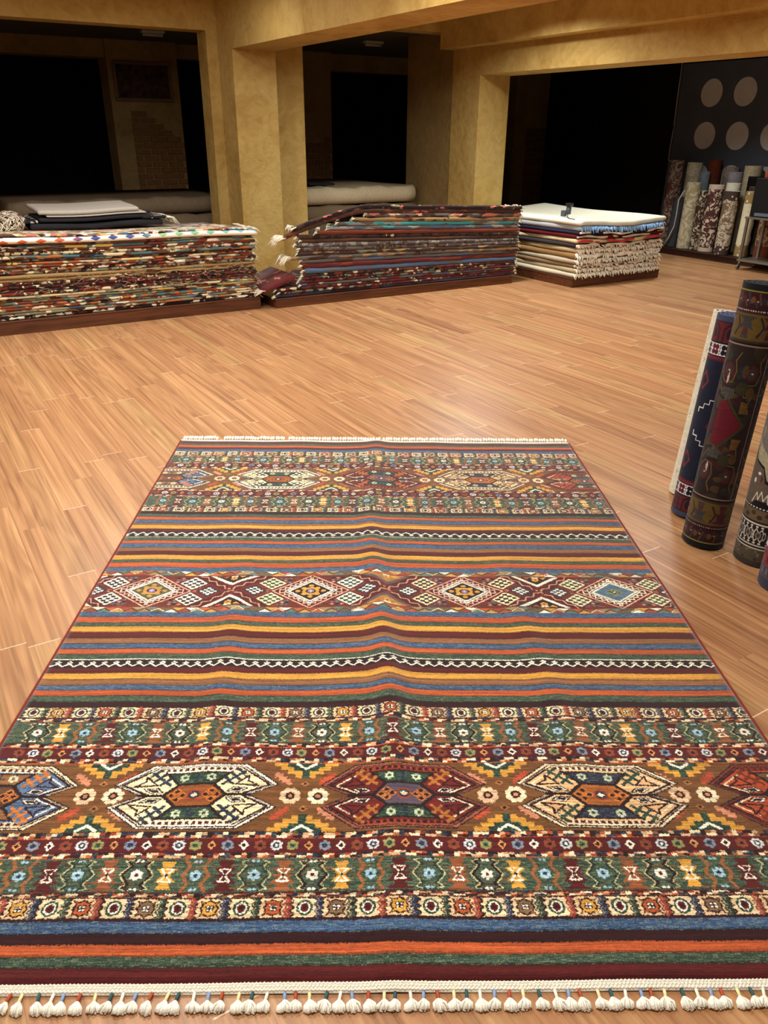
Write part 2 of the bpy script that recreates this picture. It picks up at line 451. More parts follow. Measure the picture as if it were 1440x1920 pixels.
    # big octagon medallions
    def medband(v0,v1,centres,gaps):
        m=(v0+v1)/2; S=(v1-v0)/22.0
        band(v0,v1,(112,72,40))
        for k in range(160):
            x=rng.random()*206; y=v0+rng.random()*(v1-v0); K.line([(x,y),(x+2,y)],.25,[(92,58,34),(130,84,48)][k%2])
        for g in gaps:
            for sg in (-1,1):
                e=m+sg*11*S
                for j,(wd,c) in enumerate([(8.2,GLD),(6.4,GLD),(4.6,GLD),(2.6,GLD)]):
                    y0=e-sg*j*1.25*S; y1=e-sg*(j+1)*1.25*S; K.rect(g-wd,g+wd,min(y0,y1),max(y0,y1),c)
                for j,(wd,c) in enumerate([(4.8,DGR),(3.2,DGR),(.9,DGR),(.9,DGR)]):
                    y0=e-sg*j*1.3*S; y1=e-sg*(j+1)*1.3*S; K.rect(g-wd,g+wd,min(y0,y1),max(y0,y1),c)
                K.line([(g-2.4,e-sg*.3*S),(g,e-sg*1.9*S),(g+2.4,e-sg*.3*S)],.8,WHT)
                for sx in (-1,1):
                    x0,y0=g+sx*4.0,e-sg*6.9*S; x1,y1=g+sx*7.2,e-sg*4.0*S
                    K.line([(x0,y0),(x1,y1)],1.3,(178,74,48) if sx*sg>0 else PNK)
                    for q in (.25,.55,.85):
                        xx,yy=x0+(x1-x0)*q,y0+(y1-y0)*q; K.line([(xx-.9,yy+sx*sg*.5),(xx+.9,yy-sx*sg*.5)],.5,(178,74,48) if sx*sg>0 else PNK)
                K.dia(g,m+sg*4.0*S,1.2,.9,(170,110,60)); K.dia(g,m+sg*4.0*S,.55,.45,DRK)
            for sx in (-1,1):
                x=g+sx*3.45; K.flower(x,m,2.75,8,CRM if sx>0 else (226,184,146),DMAR,.30,.42); K.disc(x,m,.6,.6,(190,130,90))
        for x,fld,outl,twig,cen,trap,hookc in centres:
            def Q(pts,sx=1,sy=1,k=1): return [(x+px*sx*k,m+py*S*sy*k) for px,py in pts]
            out=[(-12,10.2),(12,10.2),(20.6,3.6),(13.4,0),(20.6,-3.6),(12,-10.2),(-12,-10.2),(-20.6,-3.6),(-13.4,0),(-20.6,3.6)]
            K.poly(Q(out),outl); K.line(Q(out),.3,DRK,True)
            K.poly(Q(out,k=.95),DMAR); K.poly(Q(out,k=.93),outl); K.poly(Q(out,k=.905),DMAR if fld!=(104,32,30) else (60,22,22)); K.poly(Q(out,k=.885),fld)
            for sg in (-1,1):
                K.rect(x-10.5,x+10.5,m+sg*8.5*S-.65*S,m+sg*8.5*S+.65*S,outl if fld!=(104,32,30) else RUS)
                for i in range(13): K.rect(x-10.2+i*1.6,x-9.3+i*1.6,m+sg*8.5*S-.45*S,m+sg*8.5*S+.45*S,MAR if fld!=(104,32,30) else DMAR)
                K.poly(Q([(-4.3,3.4*sg),(4.3,3.4*sg),(8.2,7.5*sg),(-8.2,7.5*sg)]),DRK); K.poly(Q([(-4.3,3.9*sg),(4.3,3.9*sg),(7.2,7.1*sg),(-7.2,7.1*sg)]),trap)
                for dx in (-3.4,3.4): K.flower(x+dx,m+5.7*S*sg,1.3,6,(190,196,160),trap,.34,.3)
                K.line(Q([(0,4.4*sg),(0,6.8*sg)]),.5,NAV); K.line(Q([(-1,5.6*sg),(1,5.6*sg)]),.5,NAV)
            hexp=[(-8.4,0),(-4.6,3.7),(4.6,3.7),(8.4,0),(4.6,-3.7),(-4.6,-3.7)]
            K.poly(Q(hexp),DRK); K.poly(Q(hexp,k=.86),cen)
            for sx in (-1,1):
                for px,py in ((4.3,1.25),(4.3,-1.25),(2.9,0),(5.6,0)):
                    K.dia(x+sx*px,m+py*S,1.25,1.1,(196,112,48)); K.dia(x+sx*px,m+py*S,.75,.65,DMAR)
            K.disc(x,m,1.9,1.7,RUS); K.disc(x,m,1.4,1.2,NAV); K.dia(x,m,.9,.8,CRM)
            for sx in (-1,1):
                K.line(Q([(8,0),(13.6,0)],sx),.9,DRK)
                for sy in (-1,1):
                    K.line(Q([(4.6,3.5),(8.4,7.6)],sx,sy),.6,DRK)
                    # twig
                    K.line(Q([(6.6,3.4),(11.6,7.6)],sx,sy),.8,twig)
                    for q in (.28,.56,.84):
                        px,py=6.4+5.8*q,3.2+4.8*q
                        K.line(Q([(px-1.0,py+1.0),(px+1.0,py-1.0)],sx,sy),.8,twig); K.disc(x+(px-1.0)*sx,m+(py+1.0)*S*sy,.55,.55,twig)
                    # bird-head hooks
                    K.line(Q([(12.4,7.9),(18.4,3.5),(12.2,.5)],sx,sy),.55,DMAR)
                    K.line(Q([(12.0,6.6),(16.8,3.3),(11.6,.8)],sx,sy),.4,hookc)
                    K.line(Q([(12.9,4.6),(15.6,2.9),(9.8,3.4),(12.9,6.2)],sx,sy),.45,DMAR,True)
                    K.poly(Q([(7.9,1.0),(11.2,.9),(13.0,2.2),(9.4,2.4)],sx,sy),WHT); K.poly(Q([(8.9,1.25),(10.9,1.2),(11.9,1.95),(9.7,2.05)],sx,sy),DRK)
                    K.line(Q([(7.9,1.0),(11.2,.9),(13.0,2.2),(9.4,2.4)],sx,sy),.25,DMAR,True)
    cm=lambda x:(x,(246,226,172),WHT,NAV,(134,74,38),DGR,CRM)
    rd=lambda x:(x,(104,32,30),(150,84,64),(168,104,48),(86,72,86),DGR,CRM)
    tn=lambda x:(x,(224,176,124),CRM,DGR,(160,92,44),NAV,CRM)
    bl=lambda x:(x,(74,98,136),CRM,(190,110,50),(90,60,44),BRN,WHT)
    og=lambda x:(x,(176,72,40),(120,52,40),(110,48,30),(90,80,80),OLV,CRM)
    medband(36.3,58.5,[bl(4.5),cm(54.7),rd(106.7),tn(155.9),og(205)],[31.2,81.9,131.1,179.2])
    medband(232,257,[bl(4.5),cm(56.3),rd(105.3),tn(152.6),og(202)],[32.0,81.9,129.5,176.5])
    # diamond band
    v0,v1=130.0,157.5; m=(v0+v1)/2
    band(v0,v1,(104,44,34))
    for k in range(1100):
        x=rng.random()*206; y=v0+rng.random()*27.5; K.line([(x,y),(x+1.5,y)],.3,[(78,30,26),(146,76,54),(120,84,60),(84,58,44)][k%4])
    DC=[20.9,77.8,133.0,187.1]; XC=[-6.5,49.3,105.1,160.1,214]
    def checkd(x,y,a,b,c0,c1,edge):
        K.dia(x,y,a+.7,b+.7,MAR); K.dia(x,y,a,b,c0)
        n=3; 
        for i in range(-3,4):
            for j in range(-3,4):
                if (i+j)%2: continue
                cx,cy=x+i*a*.29,y+j*b*.29
                if abs(cx-x)/a+abs(cy-y)/b<.92: K.rect(cx-a*.155,cx+a*.155,cy-b*.135,cy+b*.135,c1)
    # teal / pink speckled lozenges between
    for x in DC:
        for sx in (-1,1):
            for sy in (-1,1):
                px,py=x+sx*10.5,m+sy*7.4
                for i in range(4):
                    for j in range(3):
                        K.dia(px+(i-1.5)*1.7,py+(j-1)*1.3,.85,.65,[(70,112,112),PNK,(90,90,130),DRK][(i*2+j+(sx>0))%4])
    for x in XC:
        for sx in (-1,1):
            K.line([(x-sx*12,m-10.5),(x+sx*12,m+10.5)],4.8,(120,36,32)); K.line([(x-sx*12,m-10.5),(x+sx*12,m+10.5)],3.6,(76,28,26))
            n=14
            p=[]
            for j in range(n+1):
                q=j/n; off=.8 if j%2 else -.8
                p.append((x-sx*12+sx*24*q+off*.6,m-10.5+21*q-off*.6*sx))
            K.line(p,.5,(206,150,122))
        for sy in (-1,1):
            K.poly([(x-9,m+sy*10.3),(x,m+sy*3.2),(x+9,m+sy*10.3)],WHT if (x<60 or x>150) else (90,80,80))
            K.poly([(x-6.9,m+sy*10.3),(x,m+sy*4.8),(x+6.9,m+sy*10.3)],DRK if (x<60 or x>150) else (170,120,60))
            for i in range(-2,3): K.poly([(x+i*3-1.5,m+sy*(10.0-abs(i)*.2)),(x+i*3,m+sy*(7.6+abs(i)*.9)),(x+i*3+1.5,m+sy*10.0)],[GLD,ORG,WHT][(i+2)%3])
            K.flower(x,m+sy*8.2,1.4,6,GLD,RUS,.36,.3)
        K.flower(x,m,1.7,4,PNK,MAR,.3,.2)
    for i,x in enumerate(DC):
        K.dia(x,m,14.8,11.8,(112,34,30))
        K.diao(x,m,13.7,10.8,.55,(222,176,150))
        K.dia(x,m,12.9,10.1,(72,24,24))
        for (sx,sy) in ((1,1),(1,-1),(-1,1),(-1,-1)):
            n=13; p=[]
            for j in range(n+1):
                q=.04+.92*j/n; cx,cy=12.0*(1-q)-.6*q,9.2*q-.4*(1-q)
                o=.62 if j%2 else -.62
                p.append((x+sx*(cx+o*.72),m+sy*(cy+o*.7)))
            K.line(p,.55,(222,176,150) if i!=3 else CRM)
        K.diao(x,m,9.3,7.7,.55,WHT); K.dia(x,m,8.5,7.0,MAR); K.diao(x,m,7.9,6.5,.75,WHT)
        if i==3:
            K.dia(x,m,7.3,6.0,(78,104,128)); K.dia(x,m,3.6,2.8,(110,120,90))
            for dx,dy in ((-.7,0),(.7,0),(0,.8),(0,-.8),(-1.6,.5),(1.6,-.5)): K.rect(x+dx-.35,x+dx+.35,m+dy-.3,m+dy+.3,DRK)
            K.disc(x,m,.45,.4,WHT)
        else:
            K.dia(x,m,7.3,6.0,DRK if i else (84,76,48))
            st=GLD if i else (186,138,72)
            for k in range(8):
                q=2*math.pi*k/8; r=4.6 if k%2==0 else 3.4
                K.disc(x+r*math.cos(q),m+r*.8*math.sin(q),.95,.8,st)
            K.disc(x,m,3.1,2.6,st); K.disc(x,m,1.8,1.5,DRK); K.flower(x,m,1.3,6,(150,130,170),DRK,.36,.3); K.disc(x,m,.4,.35,WHT)
        for sx in (-1,1):
            px=x+sx*15.2
            K.line([(px-1.5*sx-1,m-.9),(px+2*sx,m),(px-1.5*sx-1,m+.9)],.4,PNK)
            c0=[WHT,WHT,(236,214,168),(236,214,168)][i] if sx>0 or i!=1 else (236,214,168)
            for sy in (-1,1): checkd(x+sx*14.1,m+sy*5.3,5.0,4.3,c0,DGR if i%2 else DRK,MAR)
            checkd(x+sx*20.2,m,4.0,3.4,NAV,WHT,MAR)
    # zigzag borders of that band
    for (e,sg) in ((v0,1),(v1,-1)):
        K.rect(0,206,min(e,e+sg*3.0),max(e,e+sg*3.0),(128,92,62))
        k=0; u=-4.
        cs=[WHT,(150,130,90),GLD,RUS,(90,84,60),ORG,(70,112,112)]
        while u<208:
            K.poly([(u,e),(u+2.3,e+sg*1.7),(u+4.6,e)],cs[(k*3)%7]); K.poly([(u+2.3,e+sg*3.0),(u+4.6,e+sg*1.3),(u+6.9,e+sg*3.0)],cs[(k*5+2)%7])
            K.line([(u,e+sg*.5),(u+2.3,e+sg*2.3),(u+4.6,e+sg*.5)],.3,DRK if k%3 else CRM)
            u+=4.6; k+=1
    # hand-knotted edges wander by a knot or so
    jj,ii=np.mgrid[0:K.H,0:K.W]
    pj=np.repeat(np.repeat(rng.random((K.H//2+1,K.W//2+1)),2,0),2,1)[:K.H,:K.W]; pi=np.repeat(np.repeat(rng.random((K.H//2+1,K.W//2+1)),2,0),2,1)[:K.H,:K.W]
    K.a=K.a[np.clip(jj+np.rint((pj-.5)*1.7).astype(int),0,K.H-1),np.clip(ii+np.rint((pi-.5)*1.7).astype(int),0,K.W-1)]
    K.abrash(rng,.36,70,0)
    # lighter flecks in the greens and blues
    g=K.a; sel=((g[:,:,1]>g[:,:,0]*1.05)|(g[:,:,2]>g[:,:,0]*1.2))
    r=np.repeat(rng.random((K.H,K.W//8+1)).astype(np.float32),8,axis=1)[:,:K.W]*.6+rng.random((K.H,K.W)).astype(np.float32)*.4
    f=sel&(r>.70); g[f]=g[f]*.62+np.array([.30,.30,.22])*1.0
    f=sel&(r<.22); g[f]*=.68
    # foundation lines between knots
    sel=(np.arange(K.H)%2==0); g[sel]*=.965
    return np.clip(g,0,1)
# ------------------------------------------------------------------ render settings, camera
vs=scene.view_settings
vs.view_transform='Standard'; vs.look='None'; vs.exposure=0.12; vs.gamma=1.0
try: vs.use_curve_mapping=False
except Exception: pass
H=1.5; F=1460.0
pitch=R_(26.06); roll=R_(0.5)
fw=Vector((0,math.cos(pitch),-math.sin(pitch))); rt=Vector((1,0,0)); dn=-(rt.cross(fw))
U_=math.cos(roll)*rt-math.sin(roll)*dn; V_=math.sin(roll)*rt+math.cos(roll)*dn
cam=bpy.data.cameras.new('camera'); co=bpy.data.objects.new('camera',cam); COL.objects.link(co)
Mx=Matrix((U_,-V_,-fw)).transposed().to_4x4(); Mx.translation=Vector((0,0,H)); co.matrix_world=Mx
cam.sensor_fit='VERTICAL'; cam.sensor_height=24.0; cam.sensor_width=18.0; cam.lens=F/1920.0*24.0
cam.clip_start=.05; cam.clip_end=60
scene.camera=co

# ------------------------------------------------------------------ shell (built in shop coordinates a, b)
M_PL=mat_plaster('ochre_plaster',(194,162,94),(160,121,60),(208,181,118))
M_PLD=mat_plaster('shaded_ochre_plaster',(150,124,78),(120,94,58),(164,138,90))  # darker copy of the ochre plaster; back-room dimness put into the colour
M_FL=mat_floor()
M_CEIL=mat_plain('ceiling_paint',(226,214,184),.85,.2,bump=.1)
M_DARK=mat_plain('near_black_wall',(20,17,17),.9,.1)  # near-black; on the far wall the colour stands in for the unlit void
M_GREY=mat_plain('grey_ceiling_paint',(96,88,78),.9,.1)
def shell(name,boxes,mat,loc=(0,0,0)):
    b=MB()
    for x in boxes: b.box(*x)
    o=b.build(name,mat,None,loc,RZ); o['kind']='structure'; return o
Bw=8.89
fl=shell('floor',[(-4.3,11.2,-3.4,15.4,-.12,0)],M_FL)
shell('ceiling',[(-4.3,6.83,-3.4,9.15,2.75,2.87)],M_CEIL)
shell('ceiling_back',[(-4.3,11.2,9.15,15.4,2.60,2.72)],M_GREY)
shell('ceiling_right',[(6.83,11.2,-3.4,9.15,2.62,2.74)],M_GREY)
# wall between the shop and the dark back room, its three openings
shell('wall_back',[(-4,-2.4,Bw,9.15,0,2.75),(-2.4,3.26,Bw,9.15,2.41,2.75),(3.26,4.35,Bw,9.15,0,2.75),(4.35,6.38,Bw,9.15,2.56,2.75)],M_PL)
shell('wall_right',[(6.38,6.83,-3.2,2.0,0,2.75)],M_PL)
shell('wall_right_pier',[(6.38,6.83,8.34,8.89,0,2.75)],M_PL)
shell('wall_right_return',[(6.395,6.83,8.89,9.93,0,2.75)],M_PLD)  # unlit jamb of the middle opening, its shade painted with the darker plaster
shell('wall_right_lintel',[(6.38,6.83,2.0,8.34,2.105,2.75)],M_PL)
shell('pillar',[(3.38,3.85,8.5,Bw,0,2.23),(3.38,3.85,-.9,-.45,0,2.23)],M_PL)
shell('beam',[(3.38,3.85,-3.2,Bw,2.23,2.75)],M_PL)
shell('beam_side',[(6.18,6.38,-3.2,Bw,2.385,2.75)],M_PL)
shell('wall_left',[(-4.2,-4,-3.2,9.15,0,2.75)],M_PL)
shell('wall_front',[(-4.2,6.83,-3.4,-3.2,0,2.75)],M_PL)
# back room
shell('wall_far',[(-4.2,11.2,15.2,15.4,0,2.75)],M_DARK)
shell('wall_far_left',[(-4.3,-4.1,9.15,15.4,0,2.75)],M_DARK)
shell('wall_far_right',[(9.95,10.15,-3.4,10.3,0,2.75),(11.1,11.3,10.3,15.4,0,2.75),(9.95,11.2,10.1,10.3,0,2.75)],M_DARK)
Cb=12.5
shell('wall_inner',[(3.13,4.12,Cb,Cb+.45,0,2.6),(5.55,6.60,Cb,Cb+.45,0,2.6),(10.0,10.75,Cb-.5,Cb,0,2.6),(-2,3.13,Cb+.05,Cb+.45,2.38,2.6),(4.12,5.55,Cb+.15,Cb+.45,2.42,2.6),(6.60,10,Cb+.15,Cb+.45,2.36,2.6)],M_PLD)
# brick facing left showing on the inner wall
M_BRICK=NT('old_brick',.9,.1); _c=M_BRICK.coords(); _w=M_BRICK.white(M_BRICK.vmul(_c,(4.3,.01,13)))
M_BRICK.color(M_BRICK.mix(M_BRICK.noise(_c,16,4),lin((140,96,58)),lin((92,66,44)))); M_BRICK.bump(M_BRICK.noise(_c,60,4),.5,.006); M_BRICK=M_BRICK.mat
def bricks(name,a0,a1,top,bf):
    b=MB(); r=random.Random(3); z=.02; row=0
    while z<1.8:
        x=a0-(.115 if row%2 else 0)
        while x<a1:
            x0,x1=max(x,a0),min(x+.22,a1)
            if x1-x0>.05 and z+.07<top((x0+x1)/2):
                d=.02+r.random()*.012; b.box(x0+.006,x1-.006,bf-d,bf+.004,z,z+.068)
            x+=.235
        z+=.082; row+=1
    o=b.build(name,M_BRICK,None,(0,0,0),RZ,bevel=.004); o['kind']='structure'; return o
bricks('trim_1',3.38,4.12,lambda a:1.74-.58*max(0,a-3.52),Cb)
bricks('trim_2',5.75,6.60,lambda a:1.12+.38*(a-5.75)/.85,Cb)
bricks('trim_3',10.28,10.75,lambda a:1.60+.1*(a-10.28),Cb-.5)
# skirting under the far wall of rolls, baseboards
M_WD=mat_wood('plinth_wood',(66,36,22),(104,60,36),0,.42)
M_WDD=mat_wood('dark_plinth_wood',(40,23,18),(66,38,28),1,.5)
shell('baseboard_left',[(-4,-3.985,-3.2,8.89,0,.08)],M_WDD)
shell('baseboard_right',[(6.365,6.38,-3.2,2.0,0,.08)],M_WDD)

# ------------------------------------------------------------------ lights
def area(name,a,b,z,power,size,color=(1,.90,.76),rot=None,sy=None,spread=125):
    l=bpy.data.lights.new(name,'AREA'); l.shape='DISK' if sy is None else 'RECTANGLE'; l.size=size
    if sy: l.size_y=sy
    l.energy=power; l.color=color; l.spread=R_(spread)
    o=bpy.data.objects.new(name,l); COL.objects.link(o); o.location=W(a,b,z)
    if rot: o.rotation_euler=rot
    return o
LC=(.94,.96,.92)
for a,b,p in [(-1.5,3.2,34),(.7,3.2,52),(-1.5,6.0,48),(1.2,5.9,52),(2.6,4.4,38),(2.6,7.3,12),(5.0,4.0,46),(5.2,6.7,66),(.5,.9,48),(-1.6,.6,10),(5.0,1.4,20)]:
    area('ceiling_lamp',a,b,2.66,p,.45,LC,spread=(180 if a<4 else 158))
for a,b,p in [(8.2,6.6,21),(8.2,3.6,14)]:
    area('passage_lamp',a,b,2.58,p,.4,LC,spread=115)
w=bpy.data.worlds.new('night'); scene.world=w; w.use_nodes=True
w.node_tree.nodes['Background'].inputs[0].default_value=(.9,.8,.7,1); w.node_tree.nodes['Background'].inputs[1].default_value=.02
# ------------------------------------------------------------------ the big rug on the floor
FLc=np.array([-1.082,3.891]);FRc=np.array([.980,3.895]);NLc=np.array([-1.003,.946]);NRc=np.array([1.067,.982])
RO=Vector((0,2.4,0))                      # rug origin on the floor
def rugxy(u,v):
    N=NLc+(NRc-NLc)*u; Fq=FLc+(FRc-FLc)*u; q=N+(Fq-N)*v
    return q[0]-RO.x,q[1]-RO.y
def smooth(a,b,x):
    t=min(1,max(0,(x-a)/(b-a))); return t*t*(3-2*t)
def rugz(u,v):
    z=.0
    env=.22+.78*smooth(.1,.32,v)*(1-smooth(.42,.8,v)*.75)
    uc=.497+.012*math.sin(v*7)
    z+=.019*env*math.exp(-((u-uc)/.021)**2)
    z+=.008*env*math.exp(-((u-uc)/.075)**2)
    e2=smooth(.12,.25,v)*(1-smooth(.45,.62,v)); 
    z+=.009*e2*math.exp(-((u-(.262+.01*math.sin(v*9)))/.022)**2)
    z+=.008*e2*math.exp(-((u-(.735+.01*math.sin(v*8)))/.022)**2)
    e3=math.exp(-((v-.17)/.05)**2)
    z+=.005*e3*(math.exp(-((u-.30)/.05)**2)+math.exp(-((u-.70)/.05)**2))
    z+=.0012*(math.sin(u*37+v*9)+math.sin(u*19-v*23))+.0012
    return max(z,0)
rug=empty('patterned_rug',RO,0,'large striped and medallion patterned rug laid flat on the wood floor','rug')
M_RUG=mat_image('rug_pile',make_rug_cartoon(),(700,700,1))
M_SELV=mat_plain('rug_binding',(128,52,40),.95,.1,bump=.3,scale=300)
M_COTTON=mat_plain('cream_cotton',(247,241,226),.95,.1,var=.06,scale=250,bump=.3)
M_RUG.node_tree.nodes['Principled BSDF'].inputs['Sheen Weight'].default_value=.35
M_RUG.node_tree.nodes['Principled BSDF'].inputs['Sheen Roughness'].default_value=.45
nu,nv=150,190; T=.008
verts=[];uvs=[];faces=[]
for j in range(nv+1):
    for i in range(nu+1):
        u,v=i/nu,j/nv; x,y=rugxy(u,v); verts.append((x,y,T+rugz(u,v))); uvs.append((u,v))
for j in range(nv):
    for i in range(nu):
        a=j*(nu+1)+i; faces.append((a,a+1,a+nu+2,a+nu+1))
# edge skirt
rim=[i for i in range(nu+1)]+[j*(nu+1)+nu for j in range(1,nv+1)]+[nv*(nu+1)+i for i in range(nu-1,-1,-1)]+[j*(nu+1) for j in range(nv-1,0,-1)]
base=len(verts)
for k in rim:
    x,y,z=verts[k]; verts.append((x,y,max(.0005,z-T))); uvs.append(uvs[k])
n=len(rim)
for k in range(n): faces.append((rim[k],base+k,base+(k+1)%n,rim[(k+1)%n]))
add('pile',mesh_from('pile',verts,faces,M_RUG,True,uvs=uvs),rug)
for s in (0,1):
    m=MB(); pts=[]
    for j in range(121):
        v=j/120; u=-.002 if s==0 else 1.002
        x,y=rugxy(u,v); pts.append((x,y,.0055+rugz(min(max(u,0),1),v)))
    m.tube(pts,.0052,6); o=m.build('side_binding',M_SELV,rug,smooth=True)
# woven cotton edging with chain stitches
def frame(u,v,d):
    """point d metres outside the near (v=0) or far (v=1) end"""
    x,y=rugxy(u,v); x2,y2=rugxy(u,.5)
    dx,dy=x-x2,y-y2; L=math.hypot(dx,dy); return x+dx/L*d,y+dy/L*d
def braid(v,wd,rows,name):
    m=MB(); nb=100
    vs=[];fs=[]
    for i in range(nb+1):
        u=i/nb
        for d,z in ((-.002,.003),(0,.0062),(wd,.0052),(wd+.001,.0012)):
            x,y=frame(u,v,d); vs.append((x,y,z+rugz(u,v)*.7))
    for i in range(nb):
        for k in range(3): a=i*4+k; fs.append((a,a+1,a+5,a+4))
    m.quadset(vs,fs)
    rr=random.Random(4); ns=270
    for r in range(rows):
        for i in range(ns):
            u=(i+.5*(r%2))/ns
            if u>1: continue
            d=wd*(r+.5)/rows; 
            for sg in (-1,1):
                x,y=frame(u+sg*.0014,v,d+rr.uniform(-.0006,.0006))
                m.ellip((x,y,.0065+rugz(u,v)*.7),(.0021),.0042,.0034,6,4,rot=sg*(.75 if r%2 else -.75))
    return m.build(name,M_COTTON,rug,smooth=True)
braid(0,.0185,3,'edging_braid'); braid(1,.020,3,'edging_braid')
# knotted tassels: a wrapped coloured cord and a splayed cotton tuft
cordcols=[(178,84,58),(235,222,170),(62,92,92),(240,234,218),(140,160,196)]
M_CORD=[mat_plain('cord_wrap_%s'%n,c,.9,.1,var=.15,scale=400) for n,c in zip(('rust','cream','teal','white','blue'),cordcols)]
def tuft_mesh(seed,cl=.0185):
    r=random.Random(seed); m=MB(); L=r.uniform(.018,.023); lean=r.uniform(-.25,.25); sp=r.uniform(.85,1.15)
    m.ellip((lean*.0,-cl-.002,.0055),.0052,.0065,.0052,8,5)
    for k in range(13):
        q=(k/12-.5)*2; h=r.uniform(-1,1)
        x1=q*.0125*sp+lean*.012; z1=.0045+.0035*h
        p0=Vector((q*.003,-cl+.001,.0055+.002*h)); p2=Vector((x1,-cl-L*(1-.16*q*q)+r.uniform(-.0015,.0015),max(.0022,z1)))
        p1=p0.lerp(p2,.5)+Vector((q*.0028,0,.003+.001*h))
        m.tube([p0,p1,p2],[.0018,.0026,.0023],5)
    return m, lean
tufts=[]
for k in range(8):
    m,lean=tuft_mesh(k); tufts.append((mesh_from('tassel_tuft',m.v,m.f,M_COTTON,True),lean))
cord_me=[]
for c in M_CORD:
    m=MB(); m.tube([(0,.0015,.0052),(0,-.009,.0062),(0,-.0205,.0056)],[.0034,.0033,.0035],8); cord_me.append(mesh_from('tassel_cord',m.v,m.f,c,True))
NT_=75
rr=random.Random(12)
for k in range(NT_):
    u=(k+.5+rr.uniform(-.18,.18))/NT_
    x,y=frame(u,0,.0175)
    t=add('tassel',tufts[rr.randrange(8)][0],rug,(x,y,0),rr.uniform(-.22,.12))
    add('cord',cord_me[k%5],t)
# fringe at the far end, too fine to count from here
m=MB()
for k in range(150):
    u=(k+.5)/150; x,y=frame(u,1,.022); L=rr.uniform(.026,.036)
    if k in (14,15,40,77): continue
    m.ellip((x+rr.uniform(-.003,.003),y+L*.55,.010+rr.uniform(0,.004)),.0078,.019,.0098,6,4)
    m.tube([(x,y,.005),(x,y+.014,.006)],.003,4)
o=m.build('fringe',M_COTTON,rug,smooth=True); o['kind']='stuff'; o['label']='cream cotton fringe along the far end'
# ------------------------------------------------------------------ folded rugs in stacks
def ordinal(n):
    w=['topmost','second from top','third from top','fourth from top','fifth from top','sixth from top','seventh from top','eighth from top','ninth from top','tenth from top']
    return w[n] if n<10 else {1:'%dst',2:'%dnd',3:'%drd'}.get((n+1)%10 if n+1>20 or n+1<10 else 0,'%dth')%(n+1)+' from top'
STR_=dict(R=(116,54,38),T=(70,100,104),C=(204,188,152),B=(88,56,38),O=(160,92,48),D=(42,28,27),G=(116,120,98),M=(96,36,36),Y=(206,176,96),Wh=(238,232,216),L=(78,100,130),P=(196,112,96),GR=(96,90,88),TA=(150,120,78),LG=(150,146,138),N=(40,46,70),Q=(64,150,156),BB=(70,48,40))
def PAL(s):
    out=[]
    for tok in s.split():
        k=tok.rstrip('0123456789.'); n=tok[len(k):]; out.append((float(n) if n else 1.0,STR_[k]))
    return out
def fold_mesh(spine,th,depth,seed,mat,taper=.10,puff=1.0,jit=.006,zj=.0015,bfront=0.0,thf=None,dsc=None,shear=0.0):
    """a rug folded flat: rounded fold in front (b small), swept along a spine in (a,z); z is its underside"""
    r=random.Random(seed); prof=[]
    h=th/2*puff*.98
    for k in range(9):
        q=-math.pi/2+math.pi*k/8
        prof.append((h-h*math.cos(q), th/2+h*math.sin(q)))
    prof+= [(.14,th*.97),(depth*.5,th*(1-taper*.5)*.95),(depth,th*(1-taper)*.94),(depth,.0006),(depth*.5,.0006),(.14,.0006)]
    prof=[(x if x>=.139 else x,y/th) for x,y in prof]
    n=len(prof); K=len(spine); verts=[];faces=[]
    ph=[r.uniform(0,6.28) for _ in range(6)]
    for i,(a,z,nx,nz) in enumerate(spine):
        s=a*1.0
        jb=bfront+jit*(math.sin(s*2.3+ph[0])+.6*math.sin(s*6.1+ph[1])+.35*math.sin(s*17+ph[2]))
        tz=1+.05*math.sin(s*9+ph[3])+.04*math.sin(s*23+ph[4])
        sh=1.0
        for (b,q) in prof:
            dd=min(1,b/depth); qq=q*(thf(a) if thf else th)*(tz if b<.15 else 1)
            bs=b if (dsc is None or b<.06) else .06+(b-.06)*dsc(a)
            zz=z-ZT(z)*min(1,bs/depth)*taper
            bb=bs+(jb if b<.3 else 0)
            verts.append((a+nx*qq+shear*bs*max(0.0,1-(a-spine[0][0])/1.2), bb, zz+nz*qq))
    for i in range(K-1):
        for j in range(n):
            A0=i*n+j; B0=i*n+(j+1)%n
            faces.append((A0,A0+n,B0+n,B0))
    faces.append(tuple(range(n-1,-1,-1)) if False else tuple(range(n))); faces.append(tuple((K-1)*n+j for j in range(n-1,-1,-1)))
    return mesh_from('fold',verts,faces,mat,True)
def ZT(z): return z
def flat_spine(a0,a1,z,step=.06,sag=None):
    n=max(2,int((a1-a0)/step)); out=[]
    for i in range(n+1):
        a=a0+(a1-a0)*i/n; out.append((a,z+(sag(a) if sag else 0),0.0,1.0))
    return out
def end_fringe(m,a,b0,b1,z,th,sgn,r,n=16,L=(.03,.06),rad=.0028,sh=0.0):
    a_=a
    for k in range(n):
        b=b0+(b1-b0)*(k+r.random()*.8)/n; a=a_+sh*b; l=r.uniform(*L); zz=z+th*r.uniform(.25,.8)
        m.tube([(a-sgn*.006,b,zz),(a+sgn*l*.35,b+r.uniform(-.008,.008),zz+r.uniform(-.004,.006)),(a+sgn*l*.75,b+r.uniform(-.016,.012),zz-l*r.uniform(.2,.5))],[rad,rad*1.25,rad*.8],4)
M_FRINGE=mat_plain('rug_fringe',(232,222,200),.95,.1,var=.1,scale=200)
M_FRINGE2=mat_plain('old_rug_fringe',(186,166,128),.95,.1,var=.15,scale=200)
